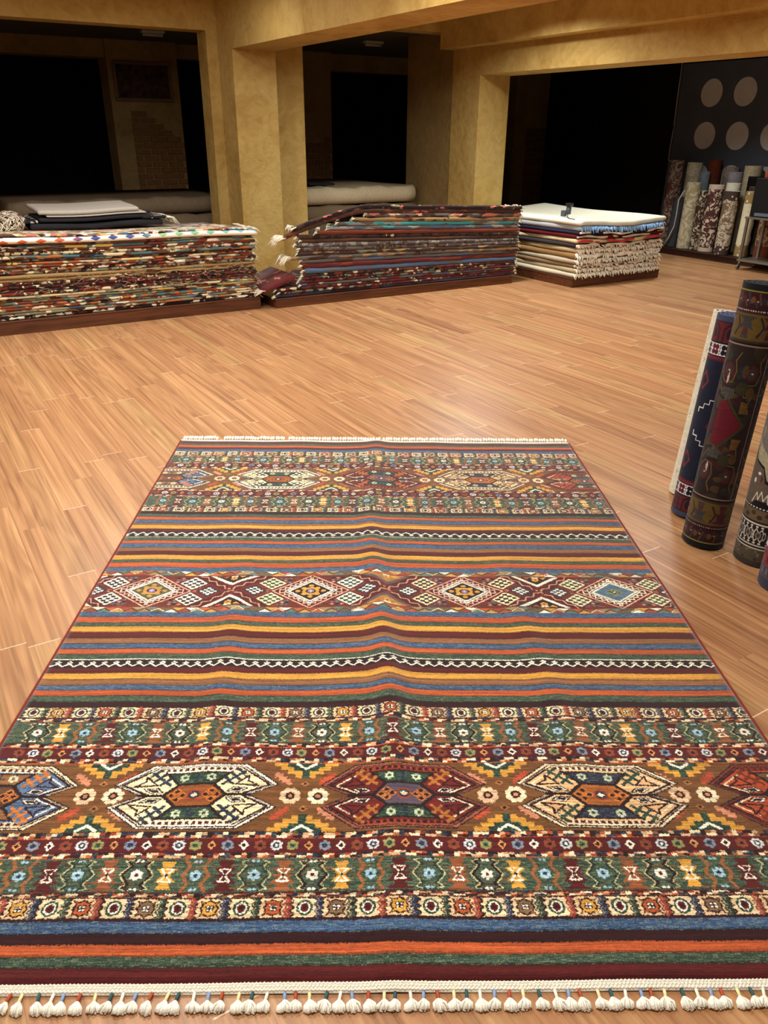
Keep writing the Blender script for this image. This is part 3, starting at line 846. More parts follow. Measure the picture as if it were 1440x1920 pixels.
# plinths
def plinth(label,a0,a1,b0,b1,h,mat=None):
    t=empty('display_plinth',W((a0+a1)/2,(b0+b1)/2,0),RZ,label,'plinth')
    L=(a1-a0)/2; D=(b1-b0)/2
    m=MB(); m.box(-L,L,-D+.02,D,0,h-.012); m.build('base_box',mat or M_WD,t,bevel=.002)
    m=MB(); m.box(-L-.004,L+.004,-D-.004,D,h-.0115,h); m.build('top_board',mat or M_WD,t,bevel=.003)
    m=MB(); m.box(-L,L,-D,-D+.0195,0,h-.012); m.build('front_board',mat or M_WD,t,bevel=.002)
    return t
plinth('long low wooden plinth under the multicoloured rug stack at left',-.1,2.86,6.9,8.35,.108)
plinth('long low wooden plinth under the dark rug stack in the middle',2.985,5.815,6.83,8.1,.085)
plinth('low wooden plinth under left half of the pale rug stack',6.20,6.93,6.29,8.31,.095)
plinth('low wooden plinth under right half of the pale rug stack',6.95,7.57,6.31,8.31,.095)

# ---- left stack -------------------------------------------------------------
LEFT=[('many bright colours on',18,'Y2 T C2 M O Wh2 P T',.07,0),
 ('white diamond border hanging from',36,None,.1,0),
 ('dull rust and brown in',20,'R3 B2 G D',.08,0),('cream, yellow and teal runs in',26,'C2 Y2 T2 G2 Wh R',.16,0),('rust and brown flecks in',18,'R3 B3 C D',.06,0),
 ('cream scroll on brown in',28,'C3 B2 C R G',.05,0),('teal blue and orange runs in',24,'T3 D O2 G C',.12,0),('dark brown and teal in',18,'D2 B2 T G R',.08,0),
 ('orange and cream dashes in',22,'O3 C2 R2 G Y',.08,0),('rust red and slate in',18,'R3 G2 D C',.07,0),('cream, red and black dashes in',24,'C3 R2 D Wh O T',.09,0),
 ('grey green flecks in',24,'G3 C D B R',.05,0),('plain olive beige',28,'TA6 TA2 G',.3,2),('second plain olive beige',24,'TA5 B C',.25,2),('wispy fringed maroon',22,'M3 D2 B C',.05,2),
 ('dark wine and cream flecks in',24,'M3 D3 C B',.06,1),('grey and wine stripes in',22,'GR2 M3 C D',.09,1),('fringed wine red',24,'M4 R D C',.05,2),('pale green runs in',20,'G3 C2 Y R',.12,1),
 ('yellow and cream runs in',20,'Y2 C2 G2 R',.12,0),('red and grey green dashes in',20,'R3 G2 C T',.07,0),('teal and orange flecks in',20,'T2 O2 C R',.07,0),('rust dashes and cream in',20,'R3 C2 G O',.08,0),
 ('grey blue runs in',20,'G3 L2 O C',.1,0),('orange flecks on green in',20,'O2 G3 R C',.07,0),('white and black scroll in',26,'Wh4 D3 B G',.08,0)]
LA0,LA1=-.05,2.84; LZ=.109
tot=sum(x[1] for x in LEFT)/1000.; sc=(.735-LZ)/tot
# the white border with diamonds
MW=NT('white_diamond_border',.95,.1)
_x,_y,_z=MW.sep(MW.coords())[:3]
_t=MW.math('ABSOLUTE',MW.math('SUBTRACT',MW.math('FRACT',MW.math('MULTIPLY',_x,7.2)),.5))
_d=MW.math('ADD',MW.math('MULTIPLY',_t,2.0),MW.math('MULTIPLY',MW.math('ABSOLUTE',MW.math('SUBTRACT',MW.math('FRACT',MW.math('MULTIPLY',MW.math('SUBTRACT',_z,.0),20)),.5)),1.6))
_cell=MW.math('FLOOR',MW.math('MULTIPLY',_x,7.2))
_cc=MW.ramp(MW.math('MULTIPLY_ADD',_x,.36,0.0),[(0,lin((214,120,90))),(.42,lin((214,110,70))),(.5,lin((70,80,140))),(.66,lin((80,96,150))),(.72,lin((150,190,130))),(.86,lin((120,190,150))),(1,lin((110,180,200)))])
_m=MW.math('MULTIPLY',MW.math('LESS_THAN',_d,.62),MW.math('GREATER_THAN',_z,.004))
MW.color(MW.mix(_m,lin((246,242,230)),_cc)); MW=MW.mat
z=LZ
items=[]
for d in reversed(LEFT):
    th=d[1]/1000.*sc; items.append((d,z,th)); z+=th
nL=len(items)
sagL=lambda a:.012*math.sin(a*1.3+.5)+ (-.03*max(0,(.9-a))**1.0)*0
for k,(d,z,th) in enumerate(items):
    i=nL-1-k; f=(z-LZ)/.65
    wv=lambda a,f=f:f*(.030*math.cos((a-.2)*1.05)+.008*math.sin(a*3.1))
    r=random.Random(100+i)
    a1=LA1+r.uniform(-.03,.012)-(.0 if i>1 else -.02); a0=LA0-r.uniform(0,.05)
    t=empty('folded_rug',W(0,6.91,z),RZ,'folded rug, %s its edge, %s of left stack'%(d[0],ordinal(i)) if d[0].split()[-1] in('on','in','from') else 'folded rug, %s edge, %s of left stack'%(d[0],ordinal(i)),'rug','folded rugs in the left stack')
    mt=MW if d[2] is None else mat_weave('rug_edge',PAL(d[2]+' B D.7'),d[3]*.8)
    bf=r.uniform(.0,.016)
    spn=flat_spine(a0,a1,.0005,.05,wv)
    if i==1: bf=-.022; spn=[(a,zz-(.006*math.sin(a*2.2)+.004),nx,nz) for a,zz,nx,nz in spn]
    # zero-based z inside the object: taper works on the absolute height
    ZT=lambda q,z=z: (z-LZ+q)*1.0
    o=add('folded_pile',fold_mesh(spn,th*(.985 if i!=1 else 1.12),1.35,100+i,mt,.12,1.0,.005,bfront=bf),t)
    m=MB()
    end_fringe(m,a1,.01,.5,wv(a1),th,1,r,10 if i!=0 else 26,(.03,.07) if i!=0 else (.05,.1))
    if d[4]:
        for q in range(46 if d[4]==2 else 22):
            a=r.uniform(.4,a1); b0=bf-.002; zz=wv(a)+th*r.uniform(.3,.9); l=r.uniform(.02,.05)
            m.tube([(a,b0+.004,zz),(a+l*r.uniform(-.9,.9),b0-.008,zz+r.uniform(-.012,.008)),(a+l*r.uniform(-1.6,1.6),b0-.010,zz-l*r.uniform(.0,.7))],[.0016,.0018,.001],4)
    m.build('fringe',M_FRINGE2 if d[4] else M_FRINGE,t,smooth=True)['kind']='stuff'
ZL=.755

# ---- middle stack ------------------------------------------------------------
# colour, (left mm, right mm), palette, run length, left end (a), style of the left end
MID=[('black floral',(40,38),'D6 BB3 P.4 G.4 Y.3',.07,3.22,'drape'),('brown and rose',(38,38),'BB5 R P.5',.10,3.10,'drape2'),
 ('pale rose brown',(38,38),'BB3 P C.5 GR2',.10,3.97,''),('golden tan',(38,38),'TA4 BB R.5',.15,3.82,''),('turquoise and grey',(38,38),'Q4 LG2 GR2',.13,3.66,''),('blue grey with turquoise end',(38,38),'LG2 L2 GR3 Q.6',.13,3.56,''),
 ('brick red',(38,38),'R7 BB',.20,3.44,''),('dark brown with cream motifs',(38,31.5),'D4 BB6 C.5',.04,3.24,''),('plain brown',(34,30),'BB4 B3',.2,3.26,''),('grey and white floral',(40,32),'GR5 LG2 BB',.035,3.23,''),
 ('charcoal grey floral',(40,33),'GR5 BB3 LG.6',.04,3.26,''),('olive brown',(36,30),'TA BB5 G',.13,3.24,''),('tan and grey',(36,30),'TA3 GR2 BB',.14,3.16,'sleeve'),('dusky grey',(36,31),'GR5 L BB',.2,3.26,''),
 ('deep red',(46,38),'M5 R2 BB',.16,3.28,''),('slate blue',(48,40),'L5 GR3',.16,3.30,''),('wine and cream flecked',(29,22),'M3 D2 BB C.5 R',.04,3.27,''),('grey green flecked',(29,22),'G2 M2 C.4 D2',.04,3.26,''),
 ('teal and red flecked',(29,22),'T M3 G C.4 D',.05,3.25,''),('faded blue striped',(29,22),'L2 GR3 C.4 M',.07,3.24,''),('dark red flecked',(29,21),'M4 D2 C.4',.04,3.00,''),('green and wine flecked',(29,21),'G3 M3 C.5 D',.05,3.04,''),('navy and black',(30,22),'N4 D4 M',.08,2.98,'')]
MZ=.0855
scl=(.640-MZ)/(sum(x[1][0] for x in MID[7:])/1000.); scr=(.800-MZ)/(sum(x[1][1] for x in MID)/1000.)
items=[];zl=zr=0.0
for n_,d in enumerate(reversed(MID)):
    tl=d[1][0]/1000.*(scl if len(MID)-1-n_>=7 else 1.0); tr_=d[1][1]/1000.*scr
    items.append([d,zl,zr,tl,tr_]); zl+=tl; zr+=tr_
nM=len(items)
def lerpa(l,r,a):
    q=(a-3.2)/(5.87-3.2); return l+(r-l)*q
def arc_spine(pts,step=.035):
    """spine through (a,z) points with normals, smoothed"""
    P=[Vector((p[0],p[1])) for p in pts]; out=[]
    dense=[]
    for i in range(len(P)-1):
        p0=P[max(i-1,0)];p1=P[i];p2=P[i+1];p3=P[min(i+2,len(P)-1)]
        n=max(2,int((p2-p1).length/step))
        for k in range(n):
            t=k/n; dense.append(.5*((2*p1)+(p2-p0)*t+(2*p0-5*p1+4*p2-p3)*t*t+(3*p1-p0-3*p2+p3)*t*t*t))
    dense.append(P[-1])
    for i,p in enumerate(dense):
        d=dense[min(i+1,len(dense)-1)]-dense[max(i-1,0)]; d.normalize(); out.append((p.x,p.y,-d.y,d.x))
    return out
for k,(d,zl,zr,tl,tr_) in enumerate(items):
    i=nM-1-k
    r=random.Random(300+i)
    z=MZ+min(zl,zr)
    hump=lambda a,zl=zl,zr=zr,z=z: MZ+lerpa(zl,zr,a)-z+.0006
    thf=lambda a,tl=tl,tr_=tr_: max(.012,lerpa(tl,tr_,a))*.985
    a1=5.86+.035*(zr/.7)+r.uniform(-.015,.012); a0=d[4]+r.uniform(-.012,.012)
    t=empty('folded_rug',W(0,6.845,z),RZ,'folded rug, %s edge, %s of middle stack'%(d[0],ordinal(i)),'rug','folded rugs in the middle stack')
    bf=r.uniform(0,.012)
    if d[5]=='drape':
        spn=arc_spine([(a0,.672-z),(a0+.25,.738-z),(a0+.48,.796-z),(a0+.66,.828-z),(a0+.80,.837-z),(4.4,hump(4.4)),(5.1,hump(5.1)),(a1,hump(a1))])
    elif d[5]=='drape2':
        spn=arc_spine([(a0,.598-z),(a0+.22,.666-z),(a0+.50,.741-z),(a0+.70,.782-z),(a0+.88,.797-z),(4.35,hump(4.35)),(5.1,hump(5.1)),(a1,hump(a1))])
    else: spn=flat_spine(a0,a1,0.0,.05,hump)
    ZT=lambda q,z=z:max(0,z-MZ+q)
    mt=mat_weave('rug_edge',PAL(d[2]),d[3])
    add('folded_pile',fold_mesh(spn,.034,1.05,300+i,mt,.24,1.0,.004,bfront=bf,thf=thf,dsc=(lambda a:.06+.94*smooth(3.7,4.15,a)) if d[5][:5]=='drape' else None,shear=.0 if d[5][:5]=='drape' else .62),t)
    th=(tl+tr_)/2
    m=MB()
    end_fringe(m,a1,.002,.3,hump(a1),tr_,1,r,18,(.022,.05),.0042)
    ax,zx=spn[0][0],spn[0][1]
    if d[5] in('drape','drape2','sleeve'):
        n=24 if d[5]!='drape' else 14
        for q in range(n):
            b=.0+.14*q/n+r.uniform(0,.01); l=r.uniform(.07,.115) if d[5]!='drape' else r.uniform(.035,.055)
            zz=zx+th*r.uniform(.3,.9)
            m.tube([(ax+.012,b,zz),(ax-l*.5,b-.01,zz-.004+r.uniform(-.008,.016)),(ax-l,b-.02+r.uniform(-.015,.015),zz-l*r.uniform(.25,.75))],[.006,.0072,.0045],5)
    else: end_fringe(m,ax,.002,.25,zx,th,-1,r,18,(.035,.06),.0058,.6)
    m.build('fringe',M_FRINGE,t,smooth=True)['kind']='stuff'
# wine red rug with its corner spilling off the left end of the middle stack
t=empty('folded_rug',W(0,6.845,.115),RZ,'wine red rug end curling out low at left of the middle stack','rug','folded rugs in the middle stack')
ZT=lambda q:0.0
mt=mat_weave('rug_edge',PAL('M6 R P'),.12)
spn=arc_spine([(2.88,.025),(2.98,.055),(3.08,.092),(3.165,.122),(3.205,.136)])
add('folded_pile',fold_mesh(spn,.045,.55,77,mt,0,1.1,.004,bfront=-.012),t)
m=MB(); r=random.Random(5)
for q in range(14):
    b=-.012+.2*q/14; l=r.uniform(.06,.1); m.tube([(2.885,b,.045+r.uniform(-.012,.015)),(2.885-l*.5,b,.05+r.uniform(-.015,.01)),(2.885-l,b-.01,.02+r.uniform(-.015,.015))],[.004,.005,.003],5)
m.build('fringe',M_FRINGE,t,smooth=True)['kind']='stuff'

# ---- pale stack at the passage -------------------------------------------------
# side description, thickness mm, side colour, front fringe colour
PALE=[('thick white',54,(238,236,216),(240,236,222),'wool'),('grey white and sky blue',56,(176,176,176),(150,192,236),'f'),('navy blue',36,(44,46,70),(236,226,206),'s'),('dark red',40,(96,28,30),(206,186,160),'s'),
 ('cream with coral red front',46,(214,196,156),(196,72,72),'s'),('charcoal',44,(60,54,56),(220,202,176),'w'),('sand beige',52,(190,166,126),(242,230,210),'f'),('golden brown',60,(150,116,74),(244,236,218),'w'),
 ('woven oatmeal',50,(186,172,148),(246,238,220),'f'),('pale brown and rose',44,(140,114,84),(226,206,184),'w'),('beige striped',46,(176,158,126),(242,232,212),'f'),('cream ribbed',50,(206,196,170),(244,234,214),'f')]
PZ=.0955; tot=sum(x[1] for x in PALE)/1000.; sc=(.655-PZ)/tot
PA0,PA1,PB0,PB1=6.235,7.525,6.315,8.30
items=[];z=PZ
for d in reversed(PALE):
    th=d[1]/1000.*sc; items.append((d,z,th)); z+=th
nP=len(items)
def slab(seed,th,a0,a1,b0,b1,mat,tilt,f,bow=0.0):
    r=random.Random(seed); ph=[r.uniform(0,6.28) for _ in range(6)]
    na,nb=26,20; verts=[];faces=[]
    def zt(a,b):
        s=(a-a0)/(a1-a0)
        return f*(.018*math.sin(a*4.2+.6)+.010*math.sin(b*3+1))+.0
    ring=[]
    for lev,(ins,zf) in enumerate([(.012,.02),(.0,.18),(-.004,.5),(.0,.82),(.012,.985)]):
        row=[]
        for j in range(nb+1):
            for i in range(na+1):
                a=a0+ins+(a1-a0-2*ins)*i/na; b=b0+ins+(b1-b0-2*ins)*j/nb
                wob=.012*math.sin(a*9+ph[0])+.006*math.sin(a*23+ph[1])
                bb=b+wob*max(0,1-(b-b0)/.25)
                aa=a+(.008*math.sin(b*5+ph[2])+.004*math.sin(b*13+ph[3]))*max(0,1-(a-a0)/.2)
                row.append((aa,bb,th*zf+zt(a,b)-max(0,1-(b-b0)/.10)*.004*0))
        ring.append(row)
    def idx(l,i,j): return l*(na+1)*(nb+1)+j*(na+1)+i
    for rw in ring: verts+=rw
    for j in range(nb):
        for i in range(na):
            faces.append((idx(0,i,j),idx(0,i,j+1),idx(0,i+1,j+1),idx(0,i+1,j)))
            faces.append((idx(4,i,j),idx(4,i+1,j),idx(4,i+1,j+1),idx(4,i,j+1)))
    for l in range(4):
        for i in range(na):
            faces.append((idx(l,i,0),idx(l,i+1,0),idx(l+1,i+1,0),idx(l+1,i,0)))
            faces.append((idx(l,i+1,nb),idx(l,i,nb),idx(l+1,i,nb),idx(l+1,i+1,nb)))
        for j in range(nb):
            faces.append((idx(l,0,j+1),idx(l,0,j),idx(l+1,0,j),idx(l+1,0,j+1)))
            faces.append((idx(l,na,j),idx(l,na,j+1),idx(l+1,na,j+1),idx(l+1,na,j)))
    return mesh_from('slab',verts,faces,mat,True), zt
for k,(d,z,th) in enumerate(items):
    i=nP-1-k; f=(z-PZ)/.56; r=random.Random(500+i)
    t=empty('folded_rug',W(0,0,z),RZ,'pale stack folded rug with %s edge, %s'%(d[0],ordinal(i)),'rug','folded rugs in the pale stack')
    side=mat_plain('rug_side',d[2],.95,.1,var=.16,scale=45,bump=.4)
    ja=r.uniform(-.02,.01); jb=r.uniform(-.012,.012)
    if i==0: ja,jb=-.012,-.012
    me,zt=slab(500+i,th*.985,PA0+ja+.0,PA1+r.uniform(-.01,.015),PB0+jb,PB1,side,0,f)
    add('folded_pile',me,t)
    fm=mat_plain('front_fringe',d[3],.95,.1,var=.14,scale=120,bump=.3)
    if d[4]=='f':
        m=MB(); n=110
        for q in range(n):
            a=PA0+ja+(PA1-PA0)*(q+r.random()*.8)/n; zz=zt(a,PB0)+th*r.uniform(.5,.8)
            l=r.uniform(.02,.05); rad=r.uniform(.0055,.010)
            m.tube([(a,PB0+jb+.012,zz),(a+r.uniform(-.008,.008),PB0+jb-l*.55,zz+.003),(a+r.uniform(-.02,.02),PB0+jb-l,zz-th*r.uniform(.35,.95))],[rad,rad*1.1,rad*.6],5)
        m.build('fringe',fm,t,smooth=True)['kind']='stuff'
    elif d[4] in('w','s'):
        # soft rolled edge that waves in and out
        m=MB(); n=90; pts=[]; rr_=[]
        p0,p1,p2=r.uniform(0,6),r.uniform(0,6),r.uniform(0,6)
        for q in range(n+1):
            a=PA0+ja+.006+(PA1-PA0-.012)*q/n
            pts.append((a,PB0+jb-.006+.014*math.sin(a*11+p0)+.007*math.sin(a*37+p1),zt(a,PB0)+th*.52+.006*math.sin(a*17+p2)))
            rr_.append(th*(.40 if d[4]=='w' else .30)*(1+.18*math.sin(a*29+p1)))
        m.tube(pts,rr_,8)
        if d[4]=='w':
            for q in range(40):
                a=PA0+ja+(PA1-PA0)*r.random(); l=r.uniform(.01,.03)
                m.tube([(a,PB0+jb-.02,zt(a,PB0)+th*.6),(a+r.uniform(-.02,.02),PB0+jb-.03-l*.5,zt(a,PB0)+th*.3),(a+r.uniform(-.03,.03),PB0+jb-.03-l,zt(a,PB0)-.004)],[.006,.008,.005],5)
        m.build('rolled_front',fm,t,smooth=True)
ZP=.655
# small grey hand tool left on the pale stack
t=empty('hand_tool',W(6.44,6.72,.682),RZ+.3,'small grey hand tool with dark head lying on the white rug','hand tool')
M_TG=mat_plain('grey_tool_plastic',(70,76,78),.5,.4); M_TD=mat_plain('black_tool_plastic',(22,22,24),.4,.5)
m=MB(); m.box(-.075,.03,-.018,.018,.012,.042); m.box(-.085,-.05,-.022,.022,.0,.05); m.build('body',M_TG,t,bevel=.006)
m=MB(); m.tube([(.0,0,.02),(.012,0,.05),(.016,0,.085)],[.02,.024,.02],8); m.build('grip',M_TG,t,smooth=True)
m=MB(); m.box(-.015,.05,-.024,.024,.078,.105); m.build('head',M_TD,t,bevel=.004)
m=MB(); m.tube([(-.03,-.02,.01),(-.11,-.06,.004),(-.19,-.12,.001),(-.23,-.20,.001)],.004,5); m.build('cord',M_TD,t,smooth=True)
t.scale=(1.25,1.25,1.25)
# ------------------------------------------------------------------ rolled rugs
def roll_mesh(R,h,mats,turns=4.0,th=.011,seed=0,seam=0.0,nz=10,flare=0.0):
    """a rug rolled up as a spiral sheet; outer layer carries the pattern (u around, v up)"""
    r=random.Random(seed); pitch=(R-.018)/turns; th=min(th,pitch*.78); N=int(36*turns)
    verts=[];faces=[];mi=[];uvs=[]
    zs=[h*k/nz for k in range(nz+1)]
    for i in range(N+1):
        q=2*math.pi*i/36; ro=R-pitch*(i/36.0)+.0012*math.sin(q*3+seed); ri=ro-th
        u=(q/(2*math.pi))
        for k,zz in enumerate(zs):
            rr=ro*(1+.006*math.sin(zz*9+seed+q))
            verts.append((rr*math.cos(q+seam),rr*math.sin(q+seam),zz)); uvs.append((u%1.0 if u<1 else (1.0 if abs(u-1)<1e-6 else u%1.0),zz/h))
        for k,zz in enumerate(zs):
            rr=ri*(1+.006*math.sin(zz*9+seed+q))
            verts.append((rr*math.cos(q+seam),rr*math.sin(q+seam),zz)); uvs.append((u%1.0,zz/h))
        rr=ri+th*.32
        verts.append((rr*math.cos(q+seam),rr*math.sin(q+seam),h)); uvs.append((u%1.0,1.0))
    S=2*(nz+1)+1
    for i in range(N):
        a=i*S;b=(i+1)*S
        for k in range(nz):
            faces.append((a+k,b+k,b+k+1,a+k+1)); mi.append(0)
            faces.append((b+nz+1+k,a+nz+1+k,a+nz+2+k,b+nz+2+k)); mi.append(2)
        faces.append((a+nz,b+nz,b+S-1,a+S-1)); mi.append(1)
        faces.append((a+S-1,b+S-1,b+nz+1+nz,a+nz+1+nz)); mi.append(2)
        faces.append((b,a,a+nz+1,b+nz+1)); mi.append(1)
    for e,rev in ((0,False),(N*S,True)):
        for k in range(nz):
            f=(e+k,e+k+1,e+nz+2+k,e+nz+1+k); faces.append(f if rev else f[::-1]); mi.append(1)
    me=bpy.data.meshes.new('roll'); me.from_pydata(verts,[],faces)
    for m in mats: me.materials.append(m)
    me.polygons.foreach_set('material_index',mi); me.polygons.foreach_set('use_smooth',[True]*len(faces))
    l=me.uv_layers.new(name='UVMap'); dat=[]
    for p in me.polygons:
        us=[uvs[v] for v in p.vertices]
        mx=max(x[0] for x in us)
        for x in us: dat.extend((x[0]+(1.0 if (mx-x[0])>.5 else 0.0),x[1]))
    l.data.foreach_set('uv',dat); me.update()
    try:
        me.set_sharp_from_angle(angle=R_(50))
    except Exception: pass
    return me
def place_roll(name,label,group,a,b,R,h,lean,mats,seed,z0=0.0,yaw=0.0,turns=4,th=.011,seam=0.0,cat='rug'):
    o=add(name,roll_mesh(R,h,mats,turns,th,seed,seam))
    tag(o,label,cat,group)
    ph=R_(lean); d=(AX*math.cos(R_(yaw))+BX*math.sin(R_(yaw)))
    ax=(d*math.sin(ph)+Vector((0,0,math.cos(ph)))).normalized()
    e1=(-BX-(-BX).dot(ax)*ax).normalized(); e2=ax.cross(e1)
    M=Matrix((e1,e2,ax)).transposed().to_4x4(); M.translation=W(a,b,z0+R*abs(math.sin(ph))+.001)
    o.matrix_world=M
    return o
def surface_roll_art(K,rng,amt=.12,row=True):
    K.abrash(rng,amt,14,0)
    if row: K.a[np.arange(K.H)%2==0]*=.95
    return np.roll(np.clip(K.a,0,1),K.W//2,axis=1)
rng=np.random.default_rng(3)
# u=0 faces the camera side (-b) and grows towards +a... cartoons are drawn with u in cm round the roll, centred on u0
def art_navy():
    C=2*math.pi*9; K=Cartoon(C,85.2,6,(27,29,46)); u=0
    def rep(f):
        for off in (-C,0,C): f(off)
    for (v0,v1) in ((0,2.2),(83,85.2)): K.rect(0,C,v0,v1,(58,62,84))
    for (v0,v1) in ((2.2,9.5),(74.5,83)):
        K.rect(0,C,v0,v1,(92,30,32)); m=(v0+v1)/2
        for k in range(8):
            x=3.5+k*7.1; K.line([(x-2.4,v0+.8),(x-2.2,m+1.5),(x,v1-1),(x+2.2,m+1.5),(x+2.4,v0+.8)],1.0,(48,26,38)); K.disc(x,m-.4,1.0,2.0,(40,24,34))
        K.rect(0,C,v0,v0+.5,(40,26,36)); K.rect(0,C,v1-.5,v1,(40,26,36))
    for (v0,v1) in ((9.5,14.5),(69.5,74.5)):
        K.rect(0,C,v0,v1,(206,204,206)); m=(v0+v1)/2
        K.rect(0,C,v0-.5,v0+.1,(24,20,26)); K.rect(0,C,v1-.1,v1+.5,(24,20,26))
        for k in range(12):
            x=1.5+k*4.71; c=[(92,24,36),(30,22,30)][k%2]
            for dx in (-.85,.85):
                for dy in (-1.0,1.0): K.disc(x+dx,m+dy,.95,1.0,c)
            K.disc(x,m,.3,.3,(206,204,206))
            for j in range(4): K.poly([(x+2.1,v0+.5+j*1.1),(x+2.7,v0+.9+j*1.1),(x+2.1,v0+1.4+j*1.1)],(60,50,60))
    for e,s in ((14.8,1),(69.2,-1)):
        for k in range(48): K.poly([(k*1.2-.2,e),(k*1.2+.6,e+s*2.1),(k*1.2+1.3,e)],(116,34,40))
    m=42
    def med(off):
        # stepped white lozenge on the field
        for s in (-1,1):
            p=[];x,y=-8.5+off,m
            x=-9.0+off; y=m+s*4.0
            p=[(x,y)]
            for j in range(5): y+=s*1.9; p.append((x,y)); x+=2.3; p.append((x,y))
            K.line(p,.42,(214,208,206))
        K.diao(-1.8+off,m-1,1.5,2.2,.7,(104,30,40)); K.line([(-.4+off,m-1),(2.4+off,m-1)],.6,(104,30,40))
        for s in (-1,1): K.diao(2+off,m+s*19,3.4,4.2,.8,(104,34,42)); K.diao(-10+off,m+s*17,2.4,3.6,.8,(112,36,42))
        for s in (-1,1):
            for j in range(5): K.disc(4.5+off+(j%2),m+s*(22-j*1.3),.55,.5,(112,34,40))
    for o in (0,C/2,C): med(o)
    return surface_roll_art(K,rng,.14)
def art_dark():
    C=2*math.pi*9; K=Cartoon(C,102,6,(46,33,30)); h=102
    cols=[(74,34,34),(60,48,34),(40,44,54),(86,62,36),(62,26,36),(52,52,42)]
    for k in range(240):
        x=rng.random()*C; y=16+rng.random()*70; K.disc(x,y,.8+1.8*rng.random(),.8+1.8*rng.random(),cols[int(rng.integers(0,6))])
    for mirror in (0,1):
        def Y(v): return h-v if mirror else v
        def rc(u0,u1,v0,v1,c): K.rect(u0,u1,min(Y(v0),Y(v1)),max(Y(v0),Y(v1)),c)
        rc(0,C,0,2.2,(22,22,24)); rc(0,C,2.2,2.6,(150,140,56)); rc(0,C,2.6,8.6,(58,22,28))
        for k in range(14):
            x=1+k*4.2; K.line([(x-2,Y(3.4)),(x-1,Y(6.6)),(x+.6,Y(5)),(x+2,Y(7.6))],.8,[(60,58,62),(98,62,36)][k%2])
            K.disc(x,Y(5.4),1.0,1.2,[(120,72,36),(52,44,56),(84,30,36)][k%3]); K.disc(x+2,Y(5.8),.35,.35,(190,170,160))
        rc(0,C,8.6,9.4,(30,20,24))
        for k in range(60): rc(k*.95,k*.95+.55,8.8,9.25,(214,200,190))
        rc(0,C,9.4,10.2,(70,28,32))
        rc(0,C,10.2,19.4,(112,86,36))
        for k in range(7):
            x=4+k*9.4; c=[(84,34,46),(70,66,66),(56,42,62),(70,30,34)][k%4]
            K.poly([(x-3.6,Y(11)),(x-1.4,Y(12.6)),(x-2.6,Y(15.6)),(x-.8,Y(15)),(x-1.6,Y(18.6)),(x+1.6,Y(18.6)),(x+1.0,Y(15)),(x+3.0,Y(15.8)),(x+1.6,Y(12.6)),(x+3.6,Y(11))],c)
            K.line([(x-4.4,Y(18)),(x-2.6,Y(14.5)),(x-4.2,Y(11.4))],.7,(52,36,50)); K.disc(x,Y(16.4),1.1,1.1,(100,44,48))
            if k%3==1: K.line([(x-3.4,Y(18)),(x-1.8,Y(15.5)),(x+.4,Y(17.4)),(x-1.8,Y(15.5)),(x-2.4,Y(13.2)),(x+1.2,Y(13.2)),(x+.2,Y(11))],.55,(186,182,176))
        rc(0,C,19.4,20.2,(66,52,30)); rc(0,C,20.2,21.0,(30,22,24)); rc(0,C,21.0,21.55,(176,138,120))
        for k in range(6):
            x=1.5+k*9.4; y=Y(31)
            K.disc(x,y,2.6,3.0,(92,32,36)); K.disc(x,y,1.7,2.0,(70,56,50)); K.disc(x,y,.5,.4,(214,190,186))
            K.line([(x-4,Y(23)),(x-3,Y(27)),(x-4.4,Y(29)),(x-3.2,Y(33)),(x-1,Y(35.6)),(x+2.4,Y(35)),(x+3.4,Y(31)),(x+2.2,Y(27)),(x+3.8,Y(24))],.55,(112,90,52))
            K.line([(x-3.2,Y(36)),(x-1,Y(40)),(x+2,Y(39)),(x+1,Y(43)),(x-2,Y(42))],.5,(104,92,78))
            K.poly([(x-3.4,Y(41)),(x+1,Y(42)),(x+2.4,Y(46)),(x-2,Y(46))],[(118,86,40),(80,64,48)][k%2])
    m=h/2
    for off in (-C,0,C):
        # crimson lozenge of the field with grey leaves
        K.poly([(-9+off,m+8),(-6+off,m+9),(2.6+off,m),(-6+off,m-9),(-9+off,m-8)],(112,26,40))
        K.line([(-5.6+off,m+9.6),(3.2+off,m),(-5.6+off,m-9.6)],.9,(70,64,34))
        for s in (-1,1):
            for j in range(6): K.line([(-8.6+j*.9+off,m+s*13.4),(-9.4+j*1.1+off,m+s*(9.4+abs(j-3)*.5))],.8,(84,80,76))
            K.disc(-1+off,m+s*14,2.6,2.4,(60,56,34)); K.disc(2.4+off,m+s*13,1.6,2,(96,70,36))
        K.rect(6.2+off,6.75+off,21.3,h-21.3,(170,134,122))
        for s in (-1,1):
            for j,(dx,dy) in enumerate([(10.5,17),(12,13),(9.5,12),(11.5,21),(9.6,23)]):
                K.poly([(dx-1.8+off,m+s*dy),(dx+off,m+s*(dy+2)),(dx+1.6+off,m+s*(dy+.4)),(dx+off,m+s*(dy-1.6))],(20,18,20))
                K.line([(dx-1.8+off,m+s*dy),(dx+off,m+s*(dy+2)),(dx+1.6+off,m+s*(dy+.4))],.32,(168,158,146))
        K.rect(7.0+off,20+off,m-9,m+9,(52,24,26))
        for j in range(9): K.disc(9+1.4*(j%3)+off,m+(j-4)*1.8,1.2,1.0,[(92,24,36),(56,44,40)][j%2])
        K.poly([(-8.2+off,m+17.5),(-7.4+off,m+20),(-7.2+off,m+16.2),(-7.9+off,m+14.6)],(224,200,196)); K.poly([(-8.2+off,m-17.5),(-7.2+off,m-20),(-6.8+off,m-17),(-7.6+off,m-15.6)],(224,200,196))
    K.a*=.78
    return surface_roll_art(K,rng,.16)
